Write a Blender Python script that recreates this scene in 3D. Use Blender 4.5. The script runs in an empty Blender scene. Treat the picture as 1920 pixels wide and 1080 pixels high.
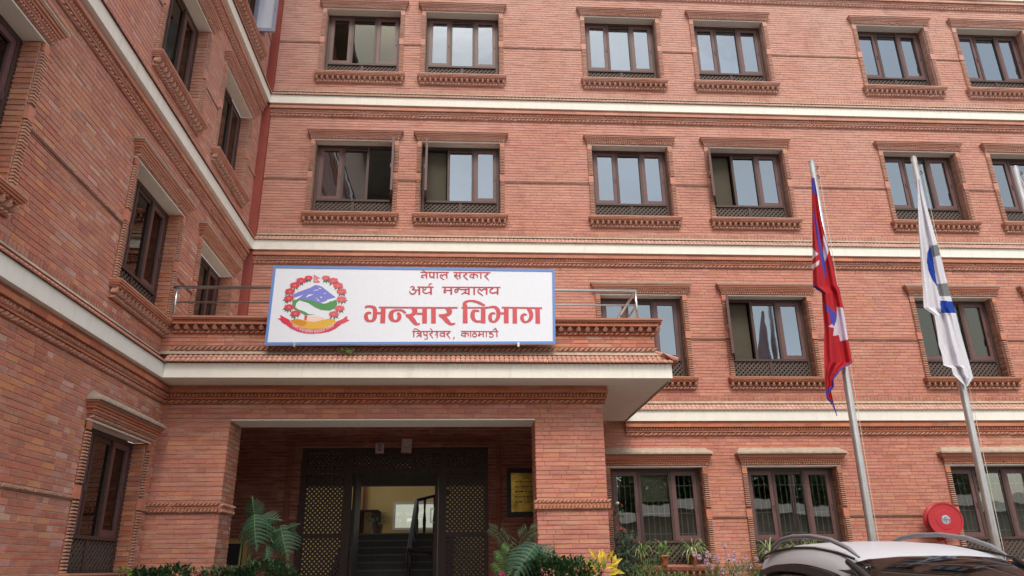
import bpy, math, random
import numpy as np
from mathutils import Vector, Matrix
random.seed(7); RNG = np.random.default_rng(11)
scene = bpy.context.scene
COL = scene.collection
# ------------------------------------------------------------------ camera
F_PX = 1403.2246
CR = (0.99808591, -0.06041944, -0.01319139); CU = (-0.00878553, -0.34966931, 0.936832); CF = (0.06121549, 0.93492292, 0.34953083)
cam = bpy.data.cameras.new('camera'); cam.sensor_width = 36; cam.lens = F_PX / 1920 * 36; cam.clip_start = 0.05; cam.clip_end = 2000
camo = bpy.data.objects.new('camera', cam); COL.objects.link(camo)
camo.matrix_world = Matrix(((CR[0], CU[0], -CF[0], 0), (CR[1], CU[1], -CF[1], 0), (CR[2], CU[2], -CF[2], 0), (0, 0, 0, 1)))
scene.camera = camo
# ------------------------------------------------------------------ light
SUN_EL, SUN_AZ = 54, 180        # azimuth clockwise from +Y (north); the sun stands behind the camera, to its right
sun = bpy.data.lights.new('sun', 'SUN'); sun.energy = 1.5; sun.angle = math.radians(22); sun.color = (1.0, 0.92, 0.80)
suno = bpy.data.objects.new('sun', sun); COL.objects.link(suno)
_e, _a = math.radians(SUN_EL), math.radians(SUN_AZ)
_d = Vector((math.sin(_a) * math.cos(_e), math.cos(_a) * math.cos(_e), math.sin(_e)))
suno.rotation_euler = _d.to_track_quat('Z', 'Y').to_euler(); suno.location = _d * 60
world = bpy.data.worlds.new('World'); scene.world = world; world.use_nodes = True
nt = world.node_tree; nt.nodes.clear()
def N(nt, t, **k):
    n = nt.nodes.new(t)
    for a, b in k.items(): setattr(n, a, b)
    return n
def L(nt, a, b): nt.links.new(a, b)
wo = N(nt, 'ShaderNodeOutputWorld'); wb = N(nt, 'ShaderNodeBackground'); wb.inputs[1].default_value = 0.15
sky = N(nt, 'ShaderNodeTexSky', sky_type='NISHITA', sun_disc=False, sun_elevation=_e, sun_rotation=_a, air_density=1.6, dust_density=3.0, ozone_density=1.0)
tc = N(nt, 'ShaderNodeTexCoord'); mp = N(nt, 'ShaderNodeMapping'); mp.inputs['Scale'].default_value = (1, 1, 2.2)
cn = N(nt, 'ShaderNodeTexNoise'); cn.inputs['Scale'].default_value = 2.6; cn.inputs['Detail'].default_value = 7; cn.inputs['Roughness'].default_value = .55
cr = N(nt, 'ShaderNodeValToRGB'); cr.color_ramp.elements[0].position = .40; cr.color_ramp.elements[1].position = .66
cr.color_ramp.elements[0].color = (.42, .42, .42, 1); cr.color_ramp.elements[1].color = (.84, .84, .84, 1)
mx = N(nt, 'ShaderNodeMix', data_type='RGBA'); mx.inputs['B'].default_value = (5.3, 5.25, 5.1, 1)
L(nt, tc.outputs['Generated'], mp.inputs[0]); L(nt, mp.outputs[0], cn.inputs['Vector']); L(nt, cn.outputs['Fac'], cr.inputs[0])
L(nt, cr.outputs[0], mx.inputs['Factor']); L(nt, sky.outputs[0], mx.inputs['A']); L(nt, mx.outputs['Result'], wb.inputs[0]); L(nt, wb.outputs[0], wo.inputs[0])
vs = scene.view_settings; vs.view_transform = 'Standard'; vs.look = 'None'; vs.exposure = 0.68; vs.gamma = 1; vs.use_curve_mapping = False
scene.cycles.max_bounces = 8; scene.cycles.diffuse_bounces = 4; scene.cycles.glossy_bounces = 4; scene.cycles.transparent_max_bounces = 10
scene.cycles.use_denoising = True

# ------------------------------------------------------------------ materials
def mat(name):
    m = bpy.data.materials.new(name); m.use_nodes = True; t = m.node_tree
    return m, t, t.nodes['Principled BSDF']
def pos_node(t, scale=(1, 1, 1)):
    g = N(t, 'ShaderNodeNewGeometry'); m = N(t, 'ShaderNodeMapping'); m.inputs['Scale'].default_value = scale
    L(t, g.outputs['Position'], m.inputs[0]); return m.outputs[0]
def noise(t, vec, scale, detail=4, rough=.55):
    n = N(t, 'ShaderNodeTexNoise'); n.inputs['Scale'].default_value = scale; n.inputs['Detail'].default_value = detail; n.inputs['Roughness'].default_value = rough
    L(t, vec, n.inputs['Vector']); return n.outputs['Fac']
def ramp(t, fac, a, b, ca, cb):
    r = N(t, 'ShaderNodeMapRange'); r.inputs[1].default_value = a; r.inputs[2].default_value = b; r.inputs[3].default_value = ca; r.inputs[4].default_value = cb
    L(t, fac, r.inputs[0]); return r.outputs[0]
def mixc(t, fac, a, b, mode='MIX'):
    m = N(t, 'ShaderNodeMix', data_type='RGBA', blend_type=mode)
    for s, v in (('Factor', fac), ('A', a), ('B', b)):
        if isinstance(v, (tuple, float, int)): m.inputs[s].default_value = v if not isinstance(v, tuple) else (*v, 1)
        else: L(t, v, m.inputs[s])
    return m.outputs['Result']
def math_(t, op, a, b):
    m = N(t, 'ShaderNodeMath', operation=op)
    for i, v in enumerate((a, b)):
        if isinstance(v, (int, float)): m.inputs[i].default_value = v
        else: L(t, v, m.inputs[i])
    return m.outputs[0]
def bump(t, p, h, strength, dist):
    b = N(t, 'ShaderNodeBump'); b.inputs['Strength'].default_value = strength; b.inputs['Distance'].default_value = dist
    L(t, h, b.inputs['Height']); L(t, b.outputs[0], p.inputs['Normal'])
def clay_mat(name, pale=(.55, .34, .25), amount=1.0, rough=.85):
    m, t, p = mat(name)
    at = N(t, 'ShaderNodeAttribute', attribute_name='Col')
    v = pos_node(t); v2 = pos_node(t, (1, 1, 9))
    fine = noise(t, v, 55, 5, .65); streak = noise(t, v2, 2.3, 6, .65); big = noise(t, v, .55, 3, .5); mid = noise(t, v, 5.5, 5, .7)
    c = mixc(t, 1.0, at.outputs['Color'], mixc(t, ramp(t, fine, .3, .7, 0, 1), (.86, .85, .84), (1.10, 1.09, 1.08)), 'MULTIPLY')
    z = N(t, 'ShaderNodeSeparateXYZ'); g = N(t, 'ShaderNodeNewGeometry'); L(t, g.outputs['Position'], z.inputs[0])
    hi = ramp(t, z.outputs['Z'], 2.5, 12.0, 0.0, .62)       # washed-out glare on the upper storeys, painted into the clay by height
    a = math_(t, 'MULTIPLY', ramp(t, streak, .44, .68, 0, .8 * amount), ramp(t, big, .35, .65, .35, 1.0))
    a2 = math_(t, 'MULTIPLY', ramp(t, mid, .56, .74, 0, .4 * amount), 1.0)
    s = math_(t, 'MINIMUM', math_(t, 'ADD', a, a2), .75)
    c = mixc(t, s, c, pale)
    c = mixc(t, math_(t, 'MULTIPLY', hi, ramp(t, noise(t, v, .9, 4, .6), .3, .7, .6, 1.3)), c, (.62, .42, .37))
    st2 = noise(t, pos_node(t, (1.2, 1.2, 14)), 1.9, 5, .7)
    c = mixc(t, ramp(t, st2, .48, .72, 0, .6), c, (.27, .115, .085))
    dk = noise(t, pos_node(t, (1.3, 1.3, .5)), 1.7, 6, .7)
    c = mixc(t, ramp(t, dk, .58, .76, 0, .42), c, (.20, .11, .085))
    L(t, c, p.inputs['Base Color']); p.inputs['Roughness'].default_value = rough; p.inputs['Specular IOR Level'].default_value = .25
    bump(t, p, fine, .35, .004)
    return m
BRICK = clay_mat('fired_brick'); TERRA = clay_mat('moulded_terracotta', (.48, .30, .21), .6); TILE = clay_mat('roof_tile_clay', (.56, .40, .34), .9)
def simple(name, col, rough=.6, var=.12, scale=12, metal=0.0, bumps=0.0, spec=.4, dirt=None, dirt_scale=(1, 1, .3), dirt_rng=(.5, .75, .4)):
    m, t, p = mat(name); v = pos_node(t)
    n = noise(t, v, scale, 5, .6)
    c = mixc(t, 1.0, col, mixc(t, ramp(t, n, .3, .7, 0, 1), (1 - var,) * 3, (1 + var,) * 3), 'MULTIPLY')
    if dirt:
        d = noise(t, pos_node(t, dirt_scale), 3.5, 6, .7); c = mixc(t, ramp(t, d, dirt_rng[0], dirt_rng[1], 0, dirt_rng[2]), c, dirt)
    L(t, c, p.inputs['Base Color']); p.inputs['Roughness'].default_value = rough; p.inputs['Metallic'].default_value = metal; p.inputs['Specular IOR Level'].default_value = spec
    if bumps: bump(t, p, n, bumps, .005)
    return m
MORTAR = simple('mortar', (.46, .225, .16), .95, .2, 25)
MORTAR_P = simple('pale_mortar', (.62, .42, .31), .95, .2, 25)
WHITE = simple('cream_paint', (.82, .79, .72), .7, .04, 6, dirt=(.46, .41, .33), dirt_scale=(3, 3, .25), dirt_rng=(.56, .78, .42), bumps=.15)
STONE = simple('weathered_ledge', (.41, .32, .25), .9, .2, 14, bumps=.5, dirt=(.25, .19, .15), dirt_rng=(.5, .75, .5))
REDPAINT = simple('red_oxide_paint', (.28, .06, .045), .75, .1, 5, dirt=(.25, .10, .08), dirt_rng=(.55, .8, .5))
WOOD = simple('dark_wood', (.075, .042, .036), .5, .25, 30, bumps=.3)
SASH = simple('painted_sash', (.135, .068, .068), .45, .15, 20, bumps=.1)
LATT = simple('lattice_wood', (.10, .072, .06), .6, .25, 40)
DOORW = simple('door_wood', (.045, .024, .020), .5, .3, 30)
BARS = simple('grille_paint', (.62, .60, .54), .5, .1, 30)
STEEL = simple('brushed_steel', (.62, .62, .62), .28, .08, 40, metal=.9)
POLE = simple('flagpole_steel', (.56, .56, .57), .34, .10, 6, metal=.75, dirt=(.30, .24, .18), dirt_scale=(6, 6, .5), dirt_rng=(.52, .72, .55))
DARKIN = simple('interior_plaster', (.22, .21, .19), .9, .1, 4)
CONC = simple('concrete', (.30, .28, .26), .9, .15, 3, bumps=.3)
def attr_mat(name, rough=.55, spec=.4, trans=0.0, var=.12, sheen=0):
    m, t, p = mat(name); at = N(t, 'ShaderNodeAttribute', attribute_name='Col')
    n = noise(t, pos_node(t), 25, 4, .6)
    c = mixc(t, 1.0, at.outputs['Color'], mixc(t, ramp(t, n, .3, .7, 0, 1), (1 - var,) * 3, (1 + var,) * 3), 'MULTIPLY')
    L(t, c, p.inputs['Base Color']); p.inputs['Roughness'].default_value = rough; p.inputs['Specular IOR Level'].default_value = spec
    if trans:
        tr = N(t, 'ShaderNodeBsdfTranslucent'); L(t, c, tr.inputs[0]); ms = N(t, 'ShaderNodeMixShader'); ms.inputs[0].default_value = trans
        L(t, p.outputs[0], ms.inputs[1]); L(t, tr.outputs[0], ms.inputs[2]); L(t, ms.outputs[0], t.nodes['Material Output'].inputs[0])
    return m
LEAF = attr_mat('leaf', .55, .3, .2); FLAG = attr_mat('flag_cloth', .8, .2, .3, .05); PRINT = attr_mat('sign_print', .45, .4, 0, .03); PAINTED = attr_mat('paint', .5, .4, 0, .06)
def glass_mat(name, refl, tint, see=(.30, .31, .30), wav=.25, rough=.015):
    m = bpy.data.materials.new(name); m.use_nodes = True; t = m.node_tree; t.nodes.clear()
    o = N(t, 'ShaderNodeOutputMaterial'); gl = N(t, 'ShaderNodeBsdfGlossy'); gl.inputs['Color'].default_value = (*tint, 1); gl.inputs['Roughness'].default_value = rough
    tr = N(t, 'ShaderNodeBsdfTransparent'); tr.inputs[0].default_value = (*see, 1)
    fr = N(t, 'ShaderNodeFresnel'); fr.inputs[0].default_value = 1.5
    fac = math_(t, 'ADD', math_(t, 'MULTIPLY', fr.outputs[0], 1 - refl), refl)
    ms = N(t, 'ShaderNodeMixShader'); L(t, fac, ms.inputs[0]); L(t, tr.outputs[0], ms.inputs[1]); L(t, gl.outputs[0], ms.inputs[2]); L(t, ms.outputs[0], o.inputs[0])
    n = noise(t, pos_node(t), 1.6, 2, .5); b = N(t, 'ShaderNodeBump'); b.inputs['Strength'].default_value = wav; b.inputs['Distance'].default_value = .02
    L(t, n, b.inputs['Height']); L(t, b.outputs[0], gl.inputs['Normal'])
    return m
GLASS = glass_mat('reflective_glass', .25, (.72, .83, .95), wav=.12)
GLASS_D = glass_mat('tinted_glass', .04, (.85, .85, .8), (.45, .45, .38), wav=.07)
GLASS_L = glass_mat('clear_glass', .12, (.9, .92, .92), (.75, .77, .74), wav=.07)
SKYPANE = simple('sky_glare_pane', (.60, .62, .72), .4, .05, 3); BLUEGREY = simple('sky_glare_sash', (.30, .31, .40), .45, .1, 10)  # open wing casement: sky reflection and glare painted as pane and frame colour
CARGLASS = glass_mat('windscreen_glass', .0, (.9, .95, 1), (.13, .13, .14), .05)
OLIVE = simple('olive_blind', (.075, .064, .045), .9, .1, 4)
GREYBLIND = simple('grey_blind', (.50, .50, .48), .9, .05, 4)
CREAMBLIND = simple('cream_blind', (.62, .58, .46), .9, .05, 4)
YELLOW = simple('yellow_wall', (.74, .52, .20), .85, .06, 2)

# ------------------------------------------------------------------ geometry helpers
class MB:
    def __init__(s): s.v = []; s.f = []; s.c = []; s.col = (1, 1, 1)
    def add(s, vs, fs, col=None):
        b = len(s.v); s.v += [tuple(p) for p in vs]; s.f += [tuple(b + i for i in f) for f in fs]; s.c += [col or s.col] * len(vs)
    def box(s, x0, x1, y0, y1, z0, z1, col=None):
        s.add([(x0, y0, z0), (x1, y0, z0), (x1, y1, z0), (x0, y1, z0), (x0, y0, z1), (x1, y0, z1), (x1, y1, z1), (x0, y1, z1)],
              [(0, 3, 2, 1), (4, 5, 6, 7), (0, 1, 5, 4), (1, 2, 6, 5), (2, 3, 7, 6), (3, 0, 4, 7)], col)
    def hexa(s, a, b, col=None):    # two quads a (4 pts) and b (4 pts)
        s.add(list(a) + list(b), [(0, 3, 2, 1), (4, 5, 6, 7), (0, 1, 5, 4), (1, 2, 6, 5), (2, 3, 7, 6), (3, 0, 4, 7)], col)
    def tube(s, pts, r, n=8, col=None, cap=True):
        pts = [Vector(p) for p in pts]; rs = r if isinstance(r, (list, tuple)) else [r] * len(pts)
        vs = []; prev = None
        for i, p in enumerate(pts):
            d = (pts[min(i + 1, len(pts) - 1)] - pts[max(i - 1, 0)]).normalized()
            ref = prev if prev is not None else (Vector((0, 0, 1)) if abs(d.z) < .9 else Vector((1, 0, 0)))
            a = (ref - d * ref.dot(d)).normalized(); prev = a; b = d.cross(a)
            for k in range(n):
                t = 2 * math.pi * k / n; vs.append(p + (a * math.cos(t) + b * math.sin(t)) * rs[i])
        fs = []
        for i in range(len(pts) - 1):
            for k in range(n):
                k2 = (k + 1) % n; fs.append((i * n + k, i * n + k2, (i + 1) * n + k2, (i + 1) * n + k))
        if cap: fs += [tuple(range(n))[::-1], tuple((len(pts) - 1) * n + k for k in range(n))]
        s.add(vs, fs, col)
    def lathe(s, prof, n=24, c=(0, 0, 0), col=None, axis='Z'):
        vs = []; fs = []
        for r, z in prof:
            for k in range(n):
                t = 2 * math.pi * k / n; q = (r * math.cos(t), r * math.sin(t), z)
                if axis == 'Y': q = (q[0], q[2], q[1])
                vs.append((q[0] + c[0], q[1] + c[1], q[2] + c[2]))
        for i in range(len(prof) - 1):
            for k in range(n):
                k2 = (k + 1) % n; fs.append((i * n + k, i * n + k2, (i + 1) * n + k2, (i + 1) * n + k))
        s.add(vs, fs, col)
    def poly(s, pts, col=None): s.add(pts, [tuple(range(len(pts)))], col)
    def mesh(s, name, m, smooth=False):
        me = bpy.data.meshes.new(name); me.from_pydata(s.v, [], s.f)
        a = me.attributes.new('Col', 'FLOAT_COLOR', 'POINT')
        arr = np.ones((len(s.v), 4), np.float32); arr[:, :3] = np.array(s.c, np.float32).reshape(-1, 3); a.data.foreach_set('color', arr.ravel())
        if m: me.materials.append(m)
        if smooth: me.polygons.foreach_set('use_smooth', [True] * len(me.polygons))
        me.update(); return me
    def build(s, name, m, parent=None, smooth=False, **props):
        return link(name, s.mesh(name, m, smooth), parent, **props)
def link(name, data, parent=None, loc=None, rz=None, **props):
    o = bpy.data.objects.new(name, data); COL.objects.link(o)
    if parent: o.parent = parent
    if loc: o.location = loc
    if rz: o.rotation_euler = (0, 0, rz)
    for k, v in props.items():
        if v is not None: o[k] = v
    return o
def thing(name, label, cat, loc=(0, 0, 0), rz=0, group=None):
    return link(name, None, None, loc, rz, label=label, category=cat, group=group)
def copy_tree(o, parent=None):
    c = o.copy(); COL.objects.link(c); c.parent = parent
    for ch in list(o.children): copy_tree(ch, c)
    return c
def raydir(px, py):
    a = (px - 960) / F_PX; b = (540 - py) / F_PX
    return Vector([CF[i] + a * CR[i] + b * CU[i] for i in range(3)])
def at_y(px, py, Y): d = raydir(px, py); return d * (Y / d.y)
def at_z(px, py, Z): d = raydir(px, py); return d * (Z / d.z)
def vary(c, k=.12, warm=.05):
    f = 1 + random.uniform(-k, k); return (c[0] * f * (1 + random.uniform(-warm, warm)), c[1] * f * (1 + random.uniform(-warm, warm)), c[2] * f)
TC = (.52, .17, .09)           # terracotta red
def tc(): return vary(random.choice([TC, TC, (.49, .185, .11), (.55, .20, .11), (.44, .14, .08)]), .1)

# ------------------------------------------------------------------ the building
YM, XW, YP, YPAR = 13.5, -4.22, 10.65, 10.27
TOPZ, XE = 15.7, 15.6
ZB = [2.453, 5.752, 9.04, 12.33]          # underside of the white floor bands
VB = [0.0, 3.275, 6.568, 9.857]; HB = [1.65, 1.635, 1.665, 1.69]           # bottoms of the window openings
class Fr:
    def __init__(s, o, U, W): s.o, s.U, s.W = np.array(o, float), np.array(U, float), np.array(W, float)
    def pt(s, u, v, w): return s.o + u * s.U + w * s.W + np.array((0, 0, v))
MAIN = Fr((0, YM, 0), (1, 0, 0), (0, -1, 0)); WING = Fr((XW, 0, 0), (0, 1, 0), (1, 0, 0)); PORT = Fr((0, YP, 0), (1, 0, 0), (0, -1, 0))
office = thing('office_building', 'red brick government office with carved terracotta window surrounds, cream floor bands and an entrance porch', 'building')
PLACE = {'M': ((0, YM, 0), 0), 'W': ((XW, 0, 0), math.pi / 2), 'P': ((0, YP, 0), 0), 'R': ((0, YPAR, 0), 0)}
def part(mb, name, m, wh, parent=None, smooth=False, **k):
    loc, rz = PLACE[wh]; return link(name, mb.mesh(name, m, smooth), parent or office, loc, rz, **k)

OP = []   # openings: frame key, u0, v0, width, height
for k in range(4):
    for u in (-3.09, -.93, 2.59, 5.07, 8.87, 11.25):
        if k == 0:
            if u > 2: OP.append(('M', u, -.01, 1.66, 1.65))
        elif k == 1 and u < 0: OP.append(('M', u, VB[k], 1.6, HB[k]))
        else: OP.append(('M', u, VB[k], 1.6, HB[k]))
for k, us in ((0, (8.70,)), (1, (4.76, 8.68, 11.17)), (2, (4.76, 8.68, 11.17)), (3, (8.68, 11.17))):
    for u in us: OP.append(('W', u, VB[k], 1.6, HB[k] + .03 if k else 1.605))
DOOR = ('M', -2.85, -.75, 3.27, 2.77)
def holes(k): return [(u, u + w, v, v + h) for f, u, v, w, h in OP + [DOOR] if f == k]
def wall_mesh(u0, u1, v0, v1, hs, w=-.004):
    mb = MB(); us = sorted({u0, u1, *[x for h in hs for x in h[:2]]}); vs_ = sorted({v0, v1, *[x for h in hs for x in h[2:]]})
    for a, b in zip(us, us[1:]):
        for c, d in zip(vs_, vs_[1:]):
            if any(h[0] <= a and b <= h[1] and h[2] <= c and d <= h[3] for h in hs): continue
            mb.add([(a, -w, c), (b, -w, c), (b, -w, d), (a, -w, d)], [(0, 1, 2, 3)], (.3, .2, .16))
    return mb
part(wall_mesh(-4.24, XE, -1.5, TOPZ, holes('M')), 'wall', MORTAR, 'M')
part(wall_mesh(-3.0, 13.52, -1.5, TOPZ, holes('W')), 'wall', MORTAR_P, 'W')
# thickness behind the facades: returns of the openings
for f, u, v, w, h in OP + [DOOR]:
    for x0, x1 in ((u - .28, u - .004), (u + w + .004, u + w + .28)):
        mb = MB(); mb.box(x0, x1, .01, .45, v, v + h); part(mb, 'reveal_core', MORTAR, f)
def boxes(name, m, lst, parent=None, **k):
    for i in lst: q = MB(); q.box(*i); q.build(name, m, parent or office, **k)

# ---- brickwork: every brick has its own body and joints; the 300 largest in view are parts, the rest one mass
BR = []   # (frame, u0, u1, v0, v1, proj, colour)
PAL_M = np.array([(.56, .205, .13), (.54, .19, .12), (.58, .225, .145), (.51, .175, .115), (.59, .23, .135), (.54, .215, .14), (.47, .17, .12), (.62, .25, .13), (.54, .19, .12)])
PAL_W = np.array([(.54, .18, .095), (.50, .155, .085), (.56, .20, .115), (.46, .14, .085), (.58, .215, .10), (.51, .20, .13), (.41, .135, .09), (.60, .22, .085), (.56, .27, .19), (.60, .37, .27), (.40, .14, .10), (.54, .19, .11), (.52, .17, .10)])
PAL_M = PAL_M * (.97, 1.03, 1.24); PAL_W = PAL_W * (.99, 1.03, 1.20)
PAL_M = PAL_M * .62 + PAL_M.mean(0) * .38; PAL_W = PAL_W * .72 + PAL_W.mean(0) * .28
PAL_O = np.array([(.58, .20, .09), (.52, .17, .09), (.62, .25, .13), (.46, .16, .10)])
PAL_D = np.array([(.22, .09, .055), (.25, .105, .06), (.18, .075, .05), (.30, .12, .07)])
def bricks(fr, u0, u1, v0, v1, hs=(), pal=PAL_M, pitch=.0605, joint=.007, skip=()):
    jv = joint * (.6 if fr is WING else .35); n = int(round((v1 - v0) / pitch)); ph = (v1 - v0) / max(n, 1)
    for r in range(n):
        a, b = v0 + r * ph + joint / 2, v0 + (r + 1) * ph - joint / 2
        if any(s0 < (a + b) / 2 < s1 for s0, s1 in skip): continue
        segs = [(u0, u1)]
        for h in hs:
            if h[2] < (a + b) / 2 < h[3]:
                segs = [q for s in segs for q in ((s[0], min(s[1], h[0])), (max(s[0], h[1]), s[1])) if q[1] - q[0] > .02]
        off = -RNG.uniform(0, .23); x = u0 + off; cuts = []
        while x < u1:
            x += .2375 if RNG.random() < .68 else .119; cuts.append(x)
        rowf = 1 + RNG.normal(0, .022)
        for s in segs:
            p = s[0]
            for c in cuts + [s[1]]:
                if c <= p + .03: continue
                c = min(c, s[1])
                if s[1] - c < .03: c = s[1]
                e = c - jv / 2 if c < s[1] - 1e-6 else s[1]
                col = pal[RNG.integers(len(pal))] * rowf * (1 + RNG.normal(0, .05)); col = col * (1, 1 + RNG.normal(0, .04), 1 + RNG.normal(0, .06))
                BR.append((fr, p, e, a, b, .0036 + RNG.normal(0, .0011), tuple(col)))
                p = c + jv / 2
                if c >= s[1]: break
beltskip = [(z - .10, z + .32) for z in ZB]
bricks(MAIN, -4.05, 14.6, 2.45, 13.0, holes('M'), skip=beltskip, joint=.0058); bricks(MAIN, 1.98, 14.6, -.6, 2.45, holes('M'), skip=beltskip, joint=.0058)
PAL_R = np.array([(.20, .055, .042), (.18, .05, .04), (.22, .065, .05), (.165, .05, .04)])     # porch back wall: the shade in there is put into the brick colours
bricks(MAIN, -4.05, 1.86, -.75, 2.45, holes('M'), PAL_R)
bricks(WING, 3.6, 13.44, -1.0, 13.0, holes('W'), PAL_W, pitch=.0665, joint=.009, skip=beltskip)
bricks(PORT, -4.22, 1.98, 1.995, 2.20, pal=(PAL_W[:9] + PAL_M) / 2); bricks(PORT, -4.22, -3.27, -1.3, 1.99, pal=(PAL_W[:9] + PAL_M) / 2); bricks(PORT, 1.0, 1.98, -1.3, 1.99, pal=PAL_M)
bricks(Fr((-3.27, 0, 0), (0, 1, 0), (1, 0, 0)), 10.65, 11.22, -1.3, 1.99, pal=PAL_W)
bricks(Fr((1.0, 0, 0), (0, -1, 0), (-1, 0, 0)), -11.22, -10.65, -1.3, 1.99)
bricks(Fr((1.98, 0, 0), (0, 1, 0), (1, 0, 0)), 10.65, 13.5, -1.0, 2.45)
PARF = Fr((0, YPAR, 0), (1, 0, 0), (0, -1, 0))
bricks(PARF, -4.22, 2.72, 2.94, 3.11, pal=PAL_W); bricks(Fr((2.72, 0, 0), (0, 1, 0), (1, 0, 0)), 10.27, 13.5, 2.94, 3.11)
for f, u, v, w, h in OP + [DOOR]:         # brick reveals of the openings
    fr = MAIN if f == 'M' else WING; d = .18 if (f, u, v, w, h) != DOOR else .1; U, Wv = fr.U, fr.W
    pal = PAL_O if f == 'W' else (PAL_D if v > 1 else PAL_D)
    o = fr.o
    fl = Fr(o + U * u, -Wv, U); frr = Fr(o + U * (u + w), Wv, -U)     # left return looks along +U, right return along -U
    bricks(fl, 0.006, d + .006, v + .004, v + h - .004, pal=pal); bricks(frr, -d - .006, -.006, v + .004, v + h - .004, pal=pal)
def bverts(b):
    fr, u0, u1, v0, v1, w, c = b; i = .003
    q = [(u0, v0, -.003), (u1, v0, -.003), (u1, v1, -.003), (u0, v1, -.003), (u0 + i, v0 + i, w), (u1 - i, v0 + i, w), (u1 - i, v1 - i, w), (u0 + i, v1 - i, w)]
    return [fr.pt(*p) for p in q]
BF = [(4, 5, 6, 7), (0, 1, 5, 4), (1, 2, 6, 5), (2, 3, 7, 6), (3, 0, 4, 7)]
def score(b):
    fr, u0, u1, v0, v1 = b[:5]; c = fr.pt((u0 + u1) / 2, (v0 + v1) / 2, 0); z = float(c @ np.array(CF))
    if z < 1: return 0
    x = float(c @ np.array(CR)) / z * F_PX; y = float(c @ np.array(CU)) / z * F_PX
    if abs(x) > 950 or abs(y) > 530: return 0
    if fr is PORT and u0 < 1.0 and u0 > -3.3: return 0
    return (u1 - u0) * (v1 - v0) * abs(float(c @ fr.W)) / z ** 3
order = sorted(range(len(BR)), key=lambda i: -score(BR[i])); near = set(order[:300])
meshes = {}
for i in near:
    b = BR[i]; fr = b[0]; W_ = round(b[2] - b[1], 2); key = (W_, int(b[6][0] * 14), fr is WING)
    if key not in meshes:
        h = b[4] - b[3]; i3 = .003; mm = MB()
        mm.add([(0, .003, 0), (W_, .003, 0), (W_, .003, h), (0, .003, h), (i3, -.0065, i3), (W_ - i3, -.0065, i3), (W_ - i3, -.0065, h - i3), (i3, -.0065, h - i3)], BF, b[6])
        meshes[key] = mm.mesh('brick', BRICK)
    p = fr.pt(b[1], b[3], 0); ang = math.atan2(fr.U[1], fr.U[0])
    link('brick', meshes[key], office, tuple(p), ang)
rest = [b for i, b in enumerate(BR) if i not in near]
V_ = np.array([bverts(b) for b in rest]).reshape(-1, 3)
F_ = (np.array(BF)[None] + (np.arange(len(rest)) * 8)[:, None, None]).reshape(-1, 4)
me = bpy.data.meshes.new('brickwork'); me.vertices.add(len(V_)); me.vertices.foreach_set('co', V_.ravel())
me.loops.add(F_.size); me.loops.foreach_set('vertex_index', F_.ravel().astype(np.int32)); me.polygons.add(len(F_))
me.polygons.foreach_set('loop_start', np.arange(len(F_), dtype=np.int32) * 4); me.polygons.foreach_set('loop_total', np.full(len(F_), 4, np.int32))
ca = np.ones((len(V_), 4), np.float32); ca[:, :3] = np.repeat(np.array([b[6] for b in rest], np.float32), 8, axis=0)
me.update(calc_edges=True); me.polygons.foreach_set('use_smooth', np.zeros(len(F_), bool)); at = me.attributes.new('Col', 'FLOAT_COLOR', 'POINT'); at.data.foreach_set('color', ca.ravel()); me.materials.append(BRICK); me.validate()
link('brickwork', me, office, kind='stuff')

# ---- moulded courses
def bx(mb, u0, u1, v0, v1, w0, w1, col=None): mb.box(u0, u1, -w1, -w0, v0, v1, col or tc())
def plain(mb, u0, u1, v0, v1, w1, w0=-.003, step=.46, col=None):
    n = max(1, int((u1 - u0) / step)); s = (u1 - u0) / n
    for i in range(n): bx(mb, u0 + i * s + .0015, u0 + (i + 1) * s - .0015, v0, v1, w0, w1 + random.uniform(-.002, .002), col and vary(col, .06))
def rope(mb, u0, u1, v0, v1, w1, pitch=.045, slant=.5, dep=.028, fill=.8, col=None):
    n = max(1, int(round((u1 - u0) / pitch))); p = (u1 - u0) / n; s = slant * p * .5
    bx(mb, u0, u1, v0, v1, -.003, w1 - dep, (.30, .11, .07)); g = random.uniform(.92, 1.06)
    for i in range(n):
        c = u0 + (i + .5) * p; h = p * fill / 2; q = h * .55; dv = (v1 - v0) * random.uniform(.16, .30); w1_ = w1 - (random.uniform(.006, dep * .8) if random.random() < .06 else random.uniform(0, .004)); cc = vary(col or tc(), .06)
        mb.hexa([(c - h - s, -(w1 - dep - .002), v0), (c + h - s, -(w1 - dep - .002), v0), (c + h + s, -(w1 - dep - .002), v1), (c - h + s, -(w1 - dep - .002), v1)][::-1],
                [(c - q - s * .6, -w1_, v0 + dv), (c + q - s * .6, -w1_, v0 + dv), (c + q + s * .6, -w1_, v1 - dv), (c - q + s * .6, -w1_, v1 - dv)][::-1], cc)
def tile1(mb, u0, u1, wA, vA, wB, vB, th=.016, col=None):
    um = (u0 + u1) / 2; g = .003
    a = [(u0 + g, -wA, vA), (um, -wA, vA + th), (u1 - g, -wA, vA)]; b = [(u0 + g, -wB, vB), (um, -wB, vB + th), (u1 - g, -wB, vB)]
    lo = [(u0 + g, -wA + .004, vA - .014), (u1 - g, -wA + .004, vA - .014)]
    mb.add(a + b + lo, [(0, 1, 4, 3), (1, 2, 5, 4), (6, 7, 2, 1, 0), (0, 3, 6), (7, 5, 2)], col)
TILEC = (.50, .24, .17)
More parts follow.
